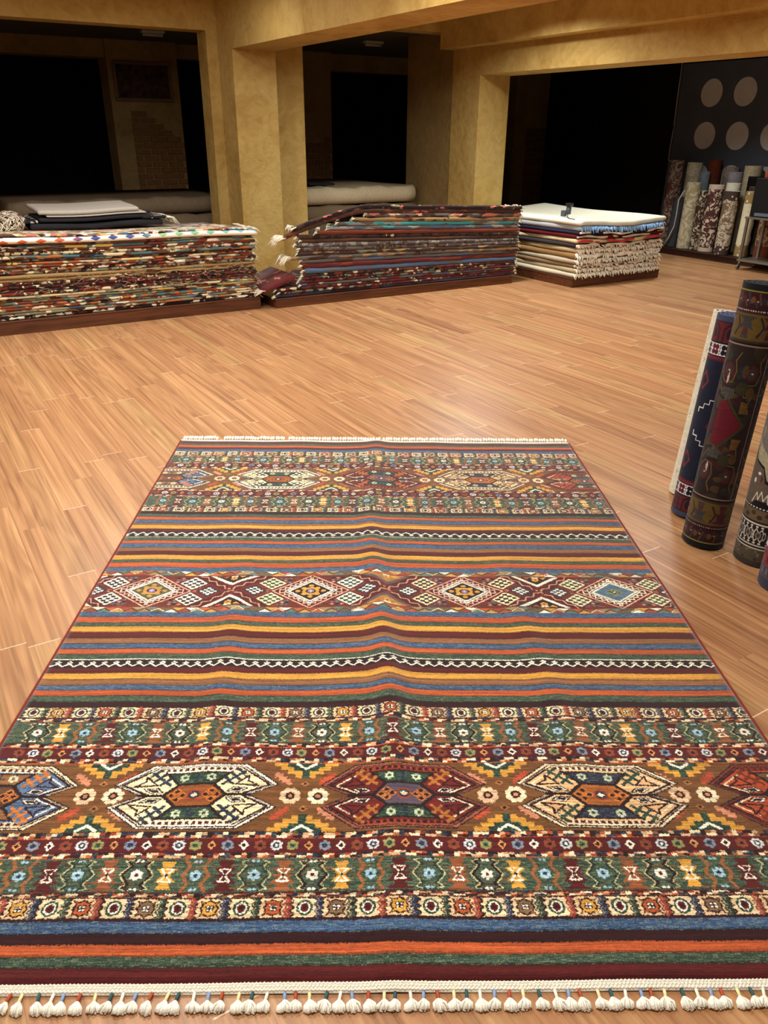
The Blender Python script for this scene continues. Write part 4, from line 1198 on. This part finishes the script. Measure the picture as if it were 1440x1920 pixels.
def art_grey():
    C=2*math.pi*9.5; K=Cartoon(C,98,6,(104,96,90)); h=98
    for k in range(500):
        x=rng.random()*C; y=rng.random()*h; K.line([(x,y),(x+1.6,y)],.25,[(92,84,80),(116,108,100)][k%2])
    def rc(v0,v1,c): K.rect(0,C,v0,v1,c)
    rc(0,2.2,(52,44,40)); rc(2.2,7.2,(74,64,50))
    for k in range(60): K.disc(rng.random()*C,2.6+rng.random()*4.4,.6,.5,[(46,38,34),(104,92,70)][k%2])
    rc(7.2,7.7,(200,190,176)); rc(7.7,8.3,(22,18,18)); rc(8.3,9,(180,170,156)); rc(9,17,(34,28,28))
    for k in range(13):
        x=1+k*4.6
        for sg in (-1,1):
            p=[(x-2.3,13),(x-1.2,13+sg*2.6),(x,13+sg*1),(x+1.2,13+sg*2.6),(x+2.3,13)]; K.line(p,.4,(206,196,184))
        K.disc(x,13,1.2,1.5,(120,112,104)); K.disc(x,13,.7,.9,(70,56,44)); K.disc(x+2.3,13,.7,1.8,(160,150,138)); K.disc(x+2.3,13,.35,1.1,(50,40,38))
        for sg in (-1,1): K.disc(x+1.1,13+sg*3.3,.6,.4,(206,196,184)); K.disc(x-1.1,13+sg*3.3,.6,.4,(206,196,184))
    rc(17,17.6,(200,190,176)); rc(17.6,18.3,(22,18,18)); rc(18.3,23,(96,80,56))
    for k in range(20): K.disc(1+k*3,20.7+(k%2-.5)*1.4,1.1,.9,[(52,40,34),(70,42,38)][k%2])
    rc(23,24.2,(24,20,20))
    for k in range(40): K.rect(k*1.5,k*1.5+.8,23.3,23.9,(214,206,194))
    for off in (-C,0,C):
        for x0 in (-6,24):
            x=x0+off
            K.rect(x-9,x+9,24.2,46,(92,78,66))
            K.poly([(x-4,24.2),(x-2.6,26.2),(x+2.8,26.6),(x+5,24.2)],(20,18,18))
            K.line([(x-4,25.2),(x-2.4,29.4),(x-1.4,26.6),(x-.4,30.2),(x+1,26.6),(x+2.2,29.6),(x+3,26),(x+5,27)],.4,(206,198,186))
            for kk in range(3): K.poly([(x-2+kk*1.4,33),(x-2.4+kk*1.8,36),(x-1.2+kk*1.2,35)],(70,32,32))
            K.disc(x-5,33.5,.6,1.0,(214,204,196)); K.disc(x-3.5,36.5,.8,.6,(214,204,196))
            K.poly([(x-9,46),(x-7,40.5),(x-2,38.6),(x+0,33.6),(x+5,32),(x+9,30),(x+12,48)],(24,20,20))
            K.poly([(x-9.5,47.5),(x-7,41.4),(x-2,39.6),(x+.4,34.8),(x+5,33.2),(x+9.6,31),(x+12,58),(x-9,58)],(156,146,118))
            for j in range(26): K.line([(x-8+j*.75,42+rng.random()*8-j*.25),(x-8.6+j*.75,46+rng.random()*8-j*.25)],.4,[(124,114,92),(186,178,150)][j%2])
            K.poly([(x-9.5,50),(x-3,45),(x+4,42),(x+10,44),(x+14,64),(x-9,64)],(110,102,96))
            K.disc(x+5,60,7,9,(54,44,44)); K.disc(x+5,60,5.4,7,(104,96,90)); K.disc(x+5,60,3.6,4.6,(20,18,18)); K.flower(x+5,60,3.2,6,(206,200,190),(40,34,34),.34,.3)
            K.disc(x-7,52,1.2,2.4,(130,122,104))
    return surface_roll_art(K,rng,.12)
def art_redblue():
    C=2*math.pi*9.5; K=Cartoon(C,80,6,(40,42,60)); h=80
    def rc(v0,v1,c): K.rect(0,C,v0,v1,c)
    rc(0,4,(50,50,68)); rc(4,4.4,(90,80,60)); rc(4.4,8.4,(64,54,66))
    for k in range(20): K.rect(1+k*3,2.2+k*3,5.2,7.6,(92,84,96))
    rc(8.4,14.6,(132,38,40))
    for k in range(10):
        x=1+k*6; K.poly([(x-2.4,9),(x,13.6),(x+2.4,9)],(96,26,34)); K.line([(x-3,13.6),(x,10),(x+3,13.6)],.7,(52,30,40))
    rc(14.6,15.2,(30,24,30)); rc(15.2,15.7,(196,190,186)); rc(15.7,20.6,(202,198,194))
    for k in range(13):
        x=1+k*4.6; c=[(110,26,36),(34,26,34)][k%2]
        for dx in (-.8,.8):
            for dy in (-1,1): K.disc(x+dx,18.1+dy,.95,1.0,c)
        K.disc(x,18.1,.35,.35,(202,198,194))
    rc(20.6,21.4,(30,24,30)); rc(21.4,24.6,(62,54,66))
    for k in range(20): K.rect(1+k*3,2+k*3,22,24,(90,84,98))
    for k in range(50): K.poly([(k*1.2-.2,24.6),(k*1.2+.6,27.4),(k*1.2+1.3,24.6)],(150,44,46))
    for k in range(5):
        x=2+k*13; K.flower(x,33.5,3.2,8,(164,62,54),(70,44,60),.34,.3); K.disc(x+6,48,2.4,3,(120,44,48)); K.disc(x,60,2.6,3,(150,54,50))
    return surface_roll_art(K,rng,.14)
def art_cream():
    C=2*math.pi*8; K=Cartoon(C,82,6,(214,206,184)); h=82
    for k in range(900):
        x=rng.random()*C; y=rng.random()*h; K.disc(x,y,.3,.35,[(196,186,160),(226,218,198),(186,174,150)][k%3])
    for k in range(60):
        x=rng.random()*C; y=rng.random()*h; K.line([(x,y),(x+.8,y+1),(x+.2,y+2)],.28,[(120,100,84),(150,90,84),(110,104,90)][k%3])
    return surface_roll_art(K,rng,.08)
M_EDGE=lambda n,c: mat_plain('roll_edge_'+n,c,.95,.1,var=.2,scale=200,bump=.3)
SEAM=R_(-52+180)
G='upright rolled rugs at the right front'
place_roll('rolled_rug','upright rolled rug with cream back, mostly behind the navy roll',G,2.905,2.07,.08,.822,5.3,[mat_image('cream_back',art_cream(),(500,)),M_EDGE('cream',(236,228,210)),M_EDGE('cream_in',(190,180,160))],1,turns=3.2,seam=SEAM)
place_roll('rolled_rug','upright navy and red rolled rug with zigzag lines beside the taller dark roll',G,2.757,1.918,.09,.852,4.2,[mat_image('navy_back',art_navy(),(500,)),M_EDGE('navy',(64,72,104)),M_EDGE('navy_in',(120,130,168))],2,turns=4.2,th=.012,seam=SEAM)
place_roll('rolled_rug','tallest upright rolled rug, dark brown with gold and wine motifs',G,2.585,1.716,.09,1.02,3.7,[mat_image('dark_floral',art_dark(),(500,)),M_EDGE('slate',(38,44,48)),M_EDGE('slate_in',(84,96,104))],3,turns=4,th=.012,seam=SEAM)
place_roll('rolled_rug','upright grey rolled rug with cream scrolls, right of the dark roll',G,2.655,1.515,.095,.98,1.2,[mat_image('grey_floral',art_grey(),(500,)),M_EDGE('grey',(70,62,58)),M_EDGE('grey_in',(120,110,100))],4,turns=4,th=.012,seam=SEAM)
place_roll('rolled_rug','upright blue and red rolled rug nearest the camera at right edge',G,2.555,1.335,.095,.80,1.0,[mat_image('red_blue',art_redblue(),(500,)),M_EDGE('blue',(52,54,74)),M_EDGE('blue_in',(90,90,110))],5,turns=4,th=.012,seam=SEAM)

# ---- rolls standing along the dark wall beyond the passage --------------------------
plinth_b=empty('display_plinth',W(9.5,6.9,0),RZ,'dark low plinth along the wall under the standing rolls','plinth')
m=MB(); m.box(-.28,.42,-2.2,1.25,0,.07); m.build('base_box',M_WDD,plinth_b,bevel=.003)
m=MB(); m.box(-.30,.42,-2.2,1.25,.0705,.085); m.build('top_board',M_WDD,plinth_b,bevel=.003)
def scroll_mat(name,base,mot,scale=9,thr=.5,band=None,h=.8,vert=1.0):
    m=NT(name,.95,.1); co=m.coords(); x,y,z=m.sep(co)[:3]
    n=m.noise(m.vmul(co,(scale,scale,scale*vert)),1,2,.5,2.2)
    w=m.math('ABSOLUTE',m.math('SUBTRACT',n,.5))
    fac=m.math('LESS_THAN',w,.035*thr/.5)
    n2=m.noise(m.vmul(co,(scale*.6,scale*.6,scale*.6*vert),(4,2,1)),1,1)
    fac2=m.math('GREATER_THAN',n2,.63)
    c=m.mix(m.math('MAXIMUM',fac,fac2),lin(base),lin(mot))
    if band:
        hi=m.math('GREATER_THAN',z,h-band[0]); lo=m.math('LESS_THAN',z,band[0])
        bb=m.math('MAXIMUM',hi,lo)
        vv=m.voro(m.vmul(co,(20,20,20)),1)[0]
        c=m.mix(bb,c,m.mix(m.math('LESS_THAN',vv,.32),lin(band[1]),lin(base)))
    f=m.noise(co,260,3,.7)
    c=m.mix(.25,c,m.ramp(f,[(.3,(.1,.1,.1,1)),(.7,(.9,.9,.9,1))]),'SOFT_LIGHT')
    m.color(c); m.bump(f,.3,.004); return m.mat
G='standing rolls along the dark wall'
BR=[ # label, a, b, R, h, lean(+a), pattern mat args, edge
 ('tall rust patterned rolled rug at left end of the row by the dark wall',9.60,7.98,.115,1.08,1.5,((128,118,104),(90,52,42),7,.8,None),(170,160,146)),
 ('beige swirled rolled rug right of the tall rust patterned one',9.62,7.70,.115,1.06,1.5,((168,158,134),(142,130,108),6,.5,None),(160,150,130)),
 ('rust red rolled rug seen only at its top behind the blue grey roll',9.74,7.46,.10,1.10,.5,((92,44,28),(84,38,24),8,.5,None),(120,44,24)),
 ('blue grey rolled rug behind the pale scroll cream one',9.56,7.46,.075,.96,1,((108,114,120),(98,104,110),8,.5,None),(140,150,158)),
 ('short charcoal rolled rug standing next to the pale cable',9.33,7.64,.08,.64,2.5,((62,62,66),(56,56,60),8,.5,None),(88,88,92)),
 ('greyish cream rolled rug with faint scrolls between charcoal and brown scroll rolls',9.36,7.45,.105,.83,1,((196,186,158),(164,150,118),5,.7,None),(206,200,184)),
 ('narrow cream and dark brown scroll rolled rug left of the wider white one',9.35,7.27,.072,.74,1,((186,176,150),(70,48,42),10,1.2,None),(170,160,140)),
 ('white rolled rug with bold maroon scrolls and banded top',9.36,7.09,.11,.82,1,((206,192,168),(84,52,48),8,1.1,(.05,(200,180,160)),.82),(230,224,210)),
 ('plain cream rolled rug behind the grey floral one',9.42,6.885,.10,.85,1,((216,208,188),(204,196,176),5,.3,None),(232,228,214)),
 ('light grey floral rolled rug with dark end bands',9.28,6.78,.105,.765,1,((196,184,164),(120,98,76),9,.7,(.11,(74,58,54)),.765),(222,216,202)),
 ('dark brown rolled rug with a white twisted fringe down its edge',9.48,6.62,.075,.82,1,((78,60,52),(60,46,42),9,.5,None),(110,96,84)),
 ('cream rolled rug with gold bands beside the metal trolley',9.36,6.55,.088,.77,1,((224,214,184),(214,204,172),6,.3,(.14,(156,132,84)),.77),(224,214,190)),
 ('grey brown striped rolled rug in the back row',9.74,7.18,.115,1.02,0,((138,124,106),(112,100,86),6,.5,None),(130,118,102)),
 ('lavender grey rolled rug in the back row',9.60,7.02,.105,.97,.5,((138,132,138),(126,120,128),6,.4,None),(176,168,176)),
 ('beige striped tall rolled rug at back of the row',9.74,6.86,.125,1.05,0,((186,172,142),(168,152,122),12,.6,None),(176,164,140)),
 ('black rolled rug whose top shows behind the cream gold banded one',9.62,6.72,.105,.93,.5,((26,24,25),(20,19,20),6,.4,None),(20,19,20)),
 ('faded beige rolled rug at back near the trolley',9.74,6.55,.12,1.0,0,((182,170,144),(150,138,116),7,.6,None),(178,166,146)),
 ('rust and cream medallion rolled rug behind the metal trolley',9.38,6.26,.115,.80,1,((104,66,50),(160,136,106),7,.8,(.16,(110,56,40)),.8),(150,120,96)),
 ('brown and gold rolled rug behind the trolley at right edge',9.40,5.99,.12,.80,1,((104,72,46),(168,138,82),8,.7,None),(130,100,70)),
]
dk=None
for k,(lab,a,b,Rr,hh,le,pm,ed) in enumerate(BR):
    sm=scroll_mat('rolled_pattern',pm[0],pm[1],pm[2],pm[3],pm[4] if len(pm)>4 else None,pm[5] if len(pm)>5 else .8)
    em=mat_plain('roll_end',ed,.95,.1,var=.2,scale=150)
    o=place_roll('rolled_rug',lab,G,a,b,Rr,hh,le,[sm,em,em],20+k,z0=.087,turns=3,th=.014,seam=rnd.random()*0+2.6)
    if 'twisted fringe' in lab: dk=o
# twisted fringe as a part of the dark brown roll
m=MB(); r=random.Random(8); pts=[]
Rr=.075; q=-.35
for s in range(30):
    zz=.82*s/29; x=(Rr+.014)*math.cos(q)+.006*math.sin(s*1.1); y=(Rr+.014)*math.sin(q)+.006*math.cos(s*.9)
    m.ellip((x,y,zz),.016,.016,.018,6,4)
o=m.build('twisted_fringe',M_FRINGE,dk,smooth=True); o['label']='white twisted fringe'
# dark wall hanging with rows of pale round dots
M_HD=NT('dark_hanging_cloth',.9,.15); _n=M_HD.noise(M_HD.coords(),3,4); M_HD.color(M_HD.mix(_n,lin((70,72,80)),lin((88,92,106)))); M_HD=M_HD.mat
M_DOT=mat_plain('pale_dot_felt',(192,188,188),.9,.1,var=.1,scale=12)
t=empty('wall_hanging',W(9.90,6.4,0),RZ,'large dark wall hanging with rows of pale round dots','wall hanging')
m=MB(); m.box(-.012,.0,-2.6,1.98,.2,2.36); m.build('cloth',M_HD,t)
for row,(zz,off) in enumerate(((1.995,1.43),(1.48,1.43),(.96,1.43))):
    for k in range(8):
        bb=off-k*.515+(.0 if row==0 else .0)
        if bb<-2.3: continue
        m=MB(); n=36; vs=[];R0=.168
        for x in (-.0125,-.018):
            for j in range(n):
                q=2*math.pi*j/n; vs.append((x,bb+R0*math.cos(q),zz+R0*math.sin(q)))
        fs=[tuple(range(n,2*n))]+[(j,(j+1)%n,n+(j+1)%n,n+j) for j in range(n)]
        m.quadset(vs,fs); m.build('round_dot',M_DOT,t)
m=MB(); r=random.Random(3)
pts=[(9.85+.004*math.sin(z*9),8.36+.012*math.sin(z*3),z) for z in [2.5-.08*k for k in range(16)]]
pts+=[(9.66,8.15,1.18),(9.46,7.86,1.15),(9.33,7.66,1.0),(9.225,7.60,.78),(9.215,7.56,.5),(9.21,7.57,.26),(9.20,7.62,.092)]
m=MB(); m.tube(pts[:16]+[(9.83,8.33,1.16),(9.80,8.2,1.12)],.009,6)
tag(m.build('hanging_cord',mat_plain('pale_cord',(150,140,128),.8,.2),None,(0,0,0),RZ,smooth=True),'pale cord hanging down at the left edge of the dotted dark hanging','cord')
m=MB(); m.tube([(9.42,7.545,.86),(9.30,7.55,.80),(9.235,7.555,.70),(9.228,7.55,.5),(9.225,7.555,.36),(9.205,7.60,.22),(9.19,7.66,.10)],.008,6)
tag(m.build('cable',mat_plain('pale_cable',(176,172,164),.6,.3),None,(0,0,0),RZ,smooth=True),'pale cable drooping between the charcoal roll and the greyish cream roll','cable')

# ---- steel trolley with a black box on it ------------------------------------------
M_ST=mat_plain('brushed_steel',(168,164,156),.35,.5,metal=.85,var=.06)
M_BLK=mat_plain('black_case',(15,15,16),.5,.4)
M_RED=mat_plain('red_frame_paint',(200,50,24),.5,.4)
tr=empty('steel_trolley',W(9.02,6.00,0),RZ,'grey steel trolley on castors at the far right','trolley')
def bar(m,p,q,r=.014): 
    m.tube([p,q],r,4)
HT=.59
for (x,y) in ((-.10,.24),(.24,.24),(-.10,-.45),(.24,-.45)):
    m=MB(); m.box(x-.014,x+.014,y-.014,y+.014,.105,HT); m.build('post',M_ST,tr,bevel=.002)
for zz,nm in ((.10,'lower_shelf'),(HT,'upper_shelf')):
    m=MB(); m.box(-.125,.265,-.475,.265,zz,zz+.022)
    o=m.build(nm,M_ST,tr,bevel=.003)
for (x,y) in ((-.10,.24),(.24,.24),(-.10,-.45),(.24,-.45)):
    m=MB(); m.tube([(x,y,.099),(x,y,.07)],.012,8); m.tube([(x-.012,y-.012,.03),(x-.012,y+.012,.03)],.029,14); m.build('castor',M_ST if True else M_BLK,tr,smooth=False)
# box on the trolley
t=empty('black_box',W(9.02,6.0,.613),RZ,'black box with a grey lower strip standing on the steel trolley','box')
m=MB(); m.box(-.105,.235,-.46,.225,.0,.43); m.build('case',M_BLK,t,bevel=.006)
m=MB(); m.box(-.112,-.106,-.44,.16,.015,.05); m.build('strip',mat_plain('grey_strip',(104,112,128),.4,.4),t,bevel=.001)
t=empty('red_frame',W(9.06,6.045,1.045),RZ,'red framed panel standing on the black box','frame')
m=MB(); 
m.box(-.012,.012,.13,.155,0,.15); m.box(-.012,.012,-.42,.155,.15,.172); m.box(-.012,.012,-.42,-.395,0,.15); m.box(-.012,.012,-.395,.13,0,.018)
m.build('rim',M_RED,t,bevel=.002)
m=MB(); m.box(-.004,.006,-.395,.13,.018,.15); m.build('panel',mat_plain('cream_panel',(190,178,150),.7,.2),t)

# ---- things left on the left stack ---------------------------------------------------
def cloth_slab(name,a0,a1,b0,b1,z0,th,mat,parent,seed,wav=.01,slope=0.0,curl=0.0):
    r=random.Random(seed); ph=[r.uniform(0,6.28) for _ in range(5)]
    na,nb=40,16; vs=[];fs=[]
    for lev in range(3):
        for j in range(nb+1):
            for i in range(na+1):
                s,tt=i/na,j/nb
                ins=.006 if lev!=1 else 0
                a=a0+ins+(a1-a0-2*ins)*s; b=b0+ins+(b1-b0-2*ins)*tt+.012*math.sin(a*5+ph[0])*(1-tt)
                z=z0+th*lev/2+slope*tt+wav*(math.sin(a*7+ph[1])*.6+math.sin(b*9+ph[2])*.4+1)+curl*max(0,(.12-tt)/.12)**2
                vs.append((a,b,z))
    L=(na+1)*(nb+1); idx=lambda l,i,j:l*L+j*(na+1)+i
    for j in range(nb):
        for i in range(na):
            fs.append((idx(0,i,j),idx(0,i,j+1),idx(0,i+1,j+1),idx(0,i+1,j))); fs.append((idx(2,i,j),idx(2,i+1,j),idx(2,i+1,j+1),idx(2,i,j+1)))
    for l in (0,1):
        for i in range(na):
            fs.append((idx(l,i,0),idx(l,i+1,0),idx(l+1,i+1,0),idx(l+1,i,0))); fs.append((idx(l,i+1,nb),idx(l,i,nb),idx(l+1,i,nb),idx(l+1,i+1,nb)))
        for j in range(nb):
            fs.append((idx(l,0,j+1),idx(l,0,j),idx(l+1,0,j),idx(l+1,0,j+1))); fs.append((idx(l,na,j),idx(l,na,j+1),idx(l+1,na,j+1),idx(l+1,na,j)))
    return add(name,mesh_from(name,vs,fs,mat,True),parent)
M_THR=mat_plain('charcoal_throw',(44,42,46),.95,.1,var=.2,scale=60,bump=.3)
M_THR2=mat_plain('grey_cream_throw',(176,168,158),.95,.1,var=.1,scale=60,bump=.3)
M_FLO=NT('floral_throw_border',.95,.1); _c=M_FLO.coords(); _v=M_FLO.voro(M_FLO.vmul(_c,(18,18,18)),1)[0]
M_FLO.color(M_FLO.mix(M_FLO.math('LESS_THAN',_v,.36),lin((40,38,42)),lin((196,188,176)))); M_FLO=M_FLO.mat
t=empty('folded_throw',W(1.68,7.62,.70),RZ,'folded throw, grey on top and charcoal below, lying on the left stack','throw')
cloth_slab('lower_fold',-.60,.54,-.05,.55,.0,.05,M_THR,t,1,.010)
cloth_slab('middle_fold',-.52,.44,-.06,.52,.066,.03,M_THR,t,2,.008)
cloth_slab('light_lining',-.46,.40,-.065,.50,.106,.012,M_THR2,t,2,.008)
cloth_slab('upper_fold',-.52,.34,-.05,.58,.124,.03,M_THR2,t,2,.008,.02)
o=cloth_slab('patterned_border',.36,.585,-.055,.48,.062,.022,M_FLO,t,4,.006)
o=cloth_slab('patterned_border',-.64,-.53,-.055,.48,.062,.022,M_FLO,t,5,.006)
m=MB(); r=random.Random(2)
for q in range(26):
    b=-.06+.4*q/26; l=r.uniform(.05,.1); m.tube([(.57,b,.075),(.61+l*.3,b-.01,.07),(.60+l,b-.03+r.uniform(-.02,.02),.05-l*.5)],[.006,.006,.003],4)
m.build('fringe',M_FRINGE,t,smooth=True)
M_ZEB=NT('brown_white_shag',.95,.1); _c=M_ZEB.coords(); _n=M_ZEB.noise(M_ZEB.vmul(_c,(10,22,16)),1,2,.5,1.5)
M_ZEB.color(M_ZEB.ramp(_n,[(0,lin((44,26,22))),(.46,lin((210,196,176))),(.56,lin((90,50,34))),(.64,lin((222,212,196)))],True)); M_ZEB=M_ZEB.mat
t=empty('folded_throw',W(.80,7.60,.695),RZ,'brown and white striped shaggy throw bundled at left end on the left stack','throw')
m=MB()
for i,(x,y,z,rx,ry,rz) in enumerate([(-.1,.1,.07,.30,.25,.11),(-.12,.05,.16,.20,.2,.10),(.12,.05,.08,.14,.16,.10)]): m.ellip((x,y,z),rx,ry,rz,20,12)
r=random.Random(6)
o=m.build('bundle',M_ZEB,t,smooth=True)
m=MB()
for q in range(26):
    a=r.uniform(-.3,.22); z=r.uniform(.07,.22) if a<0 else r.uniform(.05,.15); l=r.uniform(.05,.1)
    m.tube([(a,-.10,z),(a+r.uniform(-.03,.05),-.16,z-.01),(a+r.uniform(-.05,.08),-.15,max(.012,z-l))],[.006,.007,.004],4)
m.build('fringe',mat_plain('shag_strand',(206,192,170),.95,.1,var=.3,scale=20),t,smooth=True)

# ---- dim back room: more folded rugs, a framed picture --------------------------------
def backstack(a0,a1,b0,b1,cols,hs,where,names):
    z=.002
    for k,(c,h,nm) in enumerate(zip(cols,hs,names)):
        t=empty('folded_rug',W(0,0,z),RZ,'%s folded rug in the dim room %s'%(nm,where),'rug','folded rugs in the dim back room')
        mt=mat_plain('dim_rug',c,.95,.1,var=.2,scale=30,bump=.3)
        spn=flat_spine(a0+rnd.uniform(-.03,.03),a1+rnd.uniform(-.03,.03),0.0,.12,lambda a:.0)
        global ZT
        ZT=lambda q:0.0
        me=fold_mesh(spn,h*.98,b1-b0,900+k,mt,0.0,1.0,.01)
        o=add('folded_pile',me,t,(0,b0,0))
        z+=h
    return z
backstack(1.2,3.6,9.42,11.0,[(120,104,84)]*4,[.22,.2,.2,.185],'behind the left stack',['lowest pale brown','second from floor pale brown','third from floor pale brown','topmost pale grey brown'])
zt=backstack(4.6,6.28,9.45,11.6,[(108,92,74),(116,100,80),(120,104,82),(200,184,152)],[.22,.21,.21,.21],'seen through the middle opening',['lowest brown','second from floor brown','third from floor tan','topmost cream'])
t=empty('folded_cloth',W(5.02,10.05,zt+.002),RZ,'small dark folded cloth on the topmost cream rug in the middle opening','cloth')
cloth_slab('folded_layers',-.18,.18,-.25,.25,0,.03,M_THR,t,9,.004)
t=empty('framed_picture',W(3.60,Cb-.005,1.85),RZ,'framed dark woven picture on the dim inner wall above the bricks','picture')
M_FRM=mat_plain('dull_gold_frame',(104,78,44),.5,.4,var=.2,scale=30)
fa,fh,fwid=.41,.50,.045
for (x0,x1,z0,z1) in ((-fa,fa,0,fwid),(-fa,fa,fh-fwid,fh),(-fa,-fa+fwid,fwid,fh-fwid),(fa-fwid,fa,fwid,fh-fwid)):
    m=MB(); m.box(x0,x1,-.035,0,z0,z1); m.build('frame_rail',M_FRM,t,bevel=.006)
M_CAN=NT('woven_picture',.95,.1); _n=M_CAN.noise(M_CAN.coords(),14,3); M_CAN.color(M_CAN.ramp(_n,[(.35,lin((48,34,44))),(.5,lin((66,44,40))),(.65,lin((82,62,52)))])); M_CAN=M_CAN.mat
m=MB(); m.box(-fa+fwid,fa-fwid,-.02,-.004,fwid,fh-fwid); m.build('canvas',M_CAN,t)
# unlit tube lights on the back room ceiling
M_TUBE=mat_plain('unlit_tube',(190,186,176),.4,.4)
for lab,a,b in (('unlit tube light on the dim ceiling seen through left opening',3.40,11.15),('unlit tube light on the dim ceiling seen through middle opening',6.26,10.6)):
    t=empty('tube_light',W(a,b,2.598),RZ,lab,'ceiling light')
    m=MB(); m.box(-.14,.14,-.05,.05,-.03,0); m.build('housing',M_TUBE,t,bevel=.004)
    m=MB(); m.tube([(-.125,0,-.047),(.125,0,-.047)],.016,8); m.build('tube',M_TUBE,t,smooth=True)
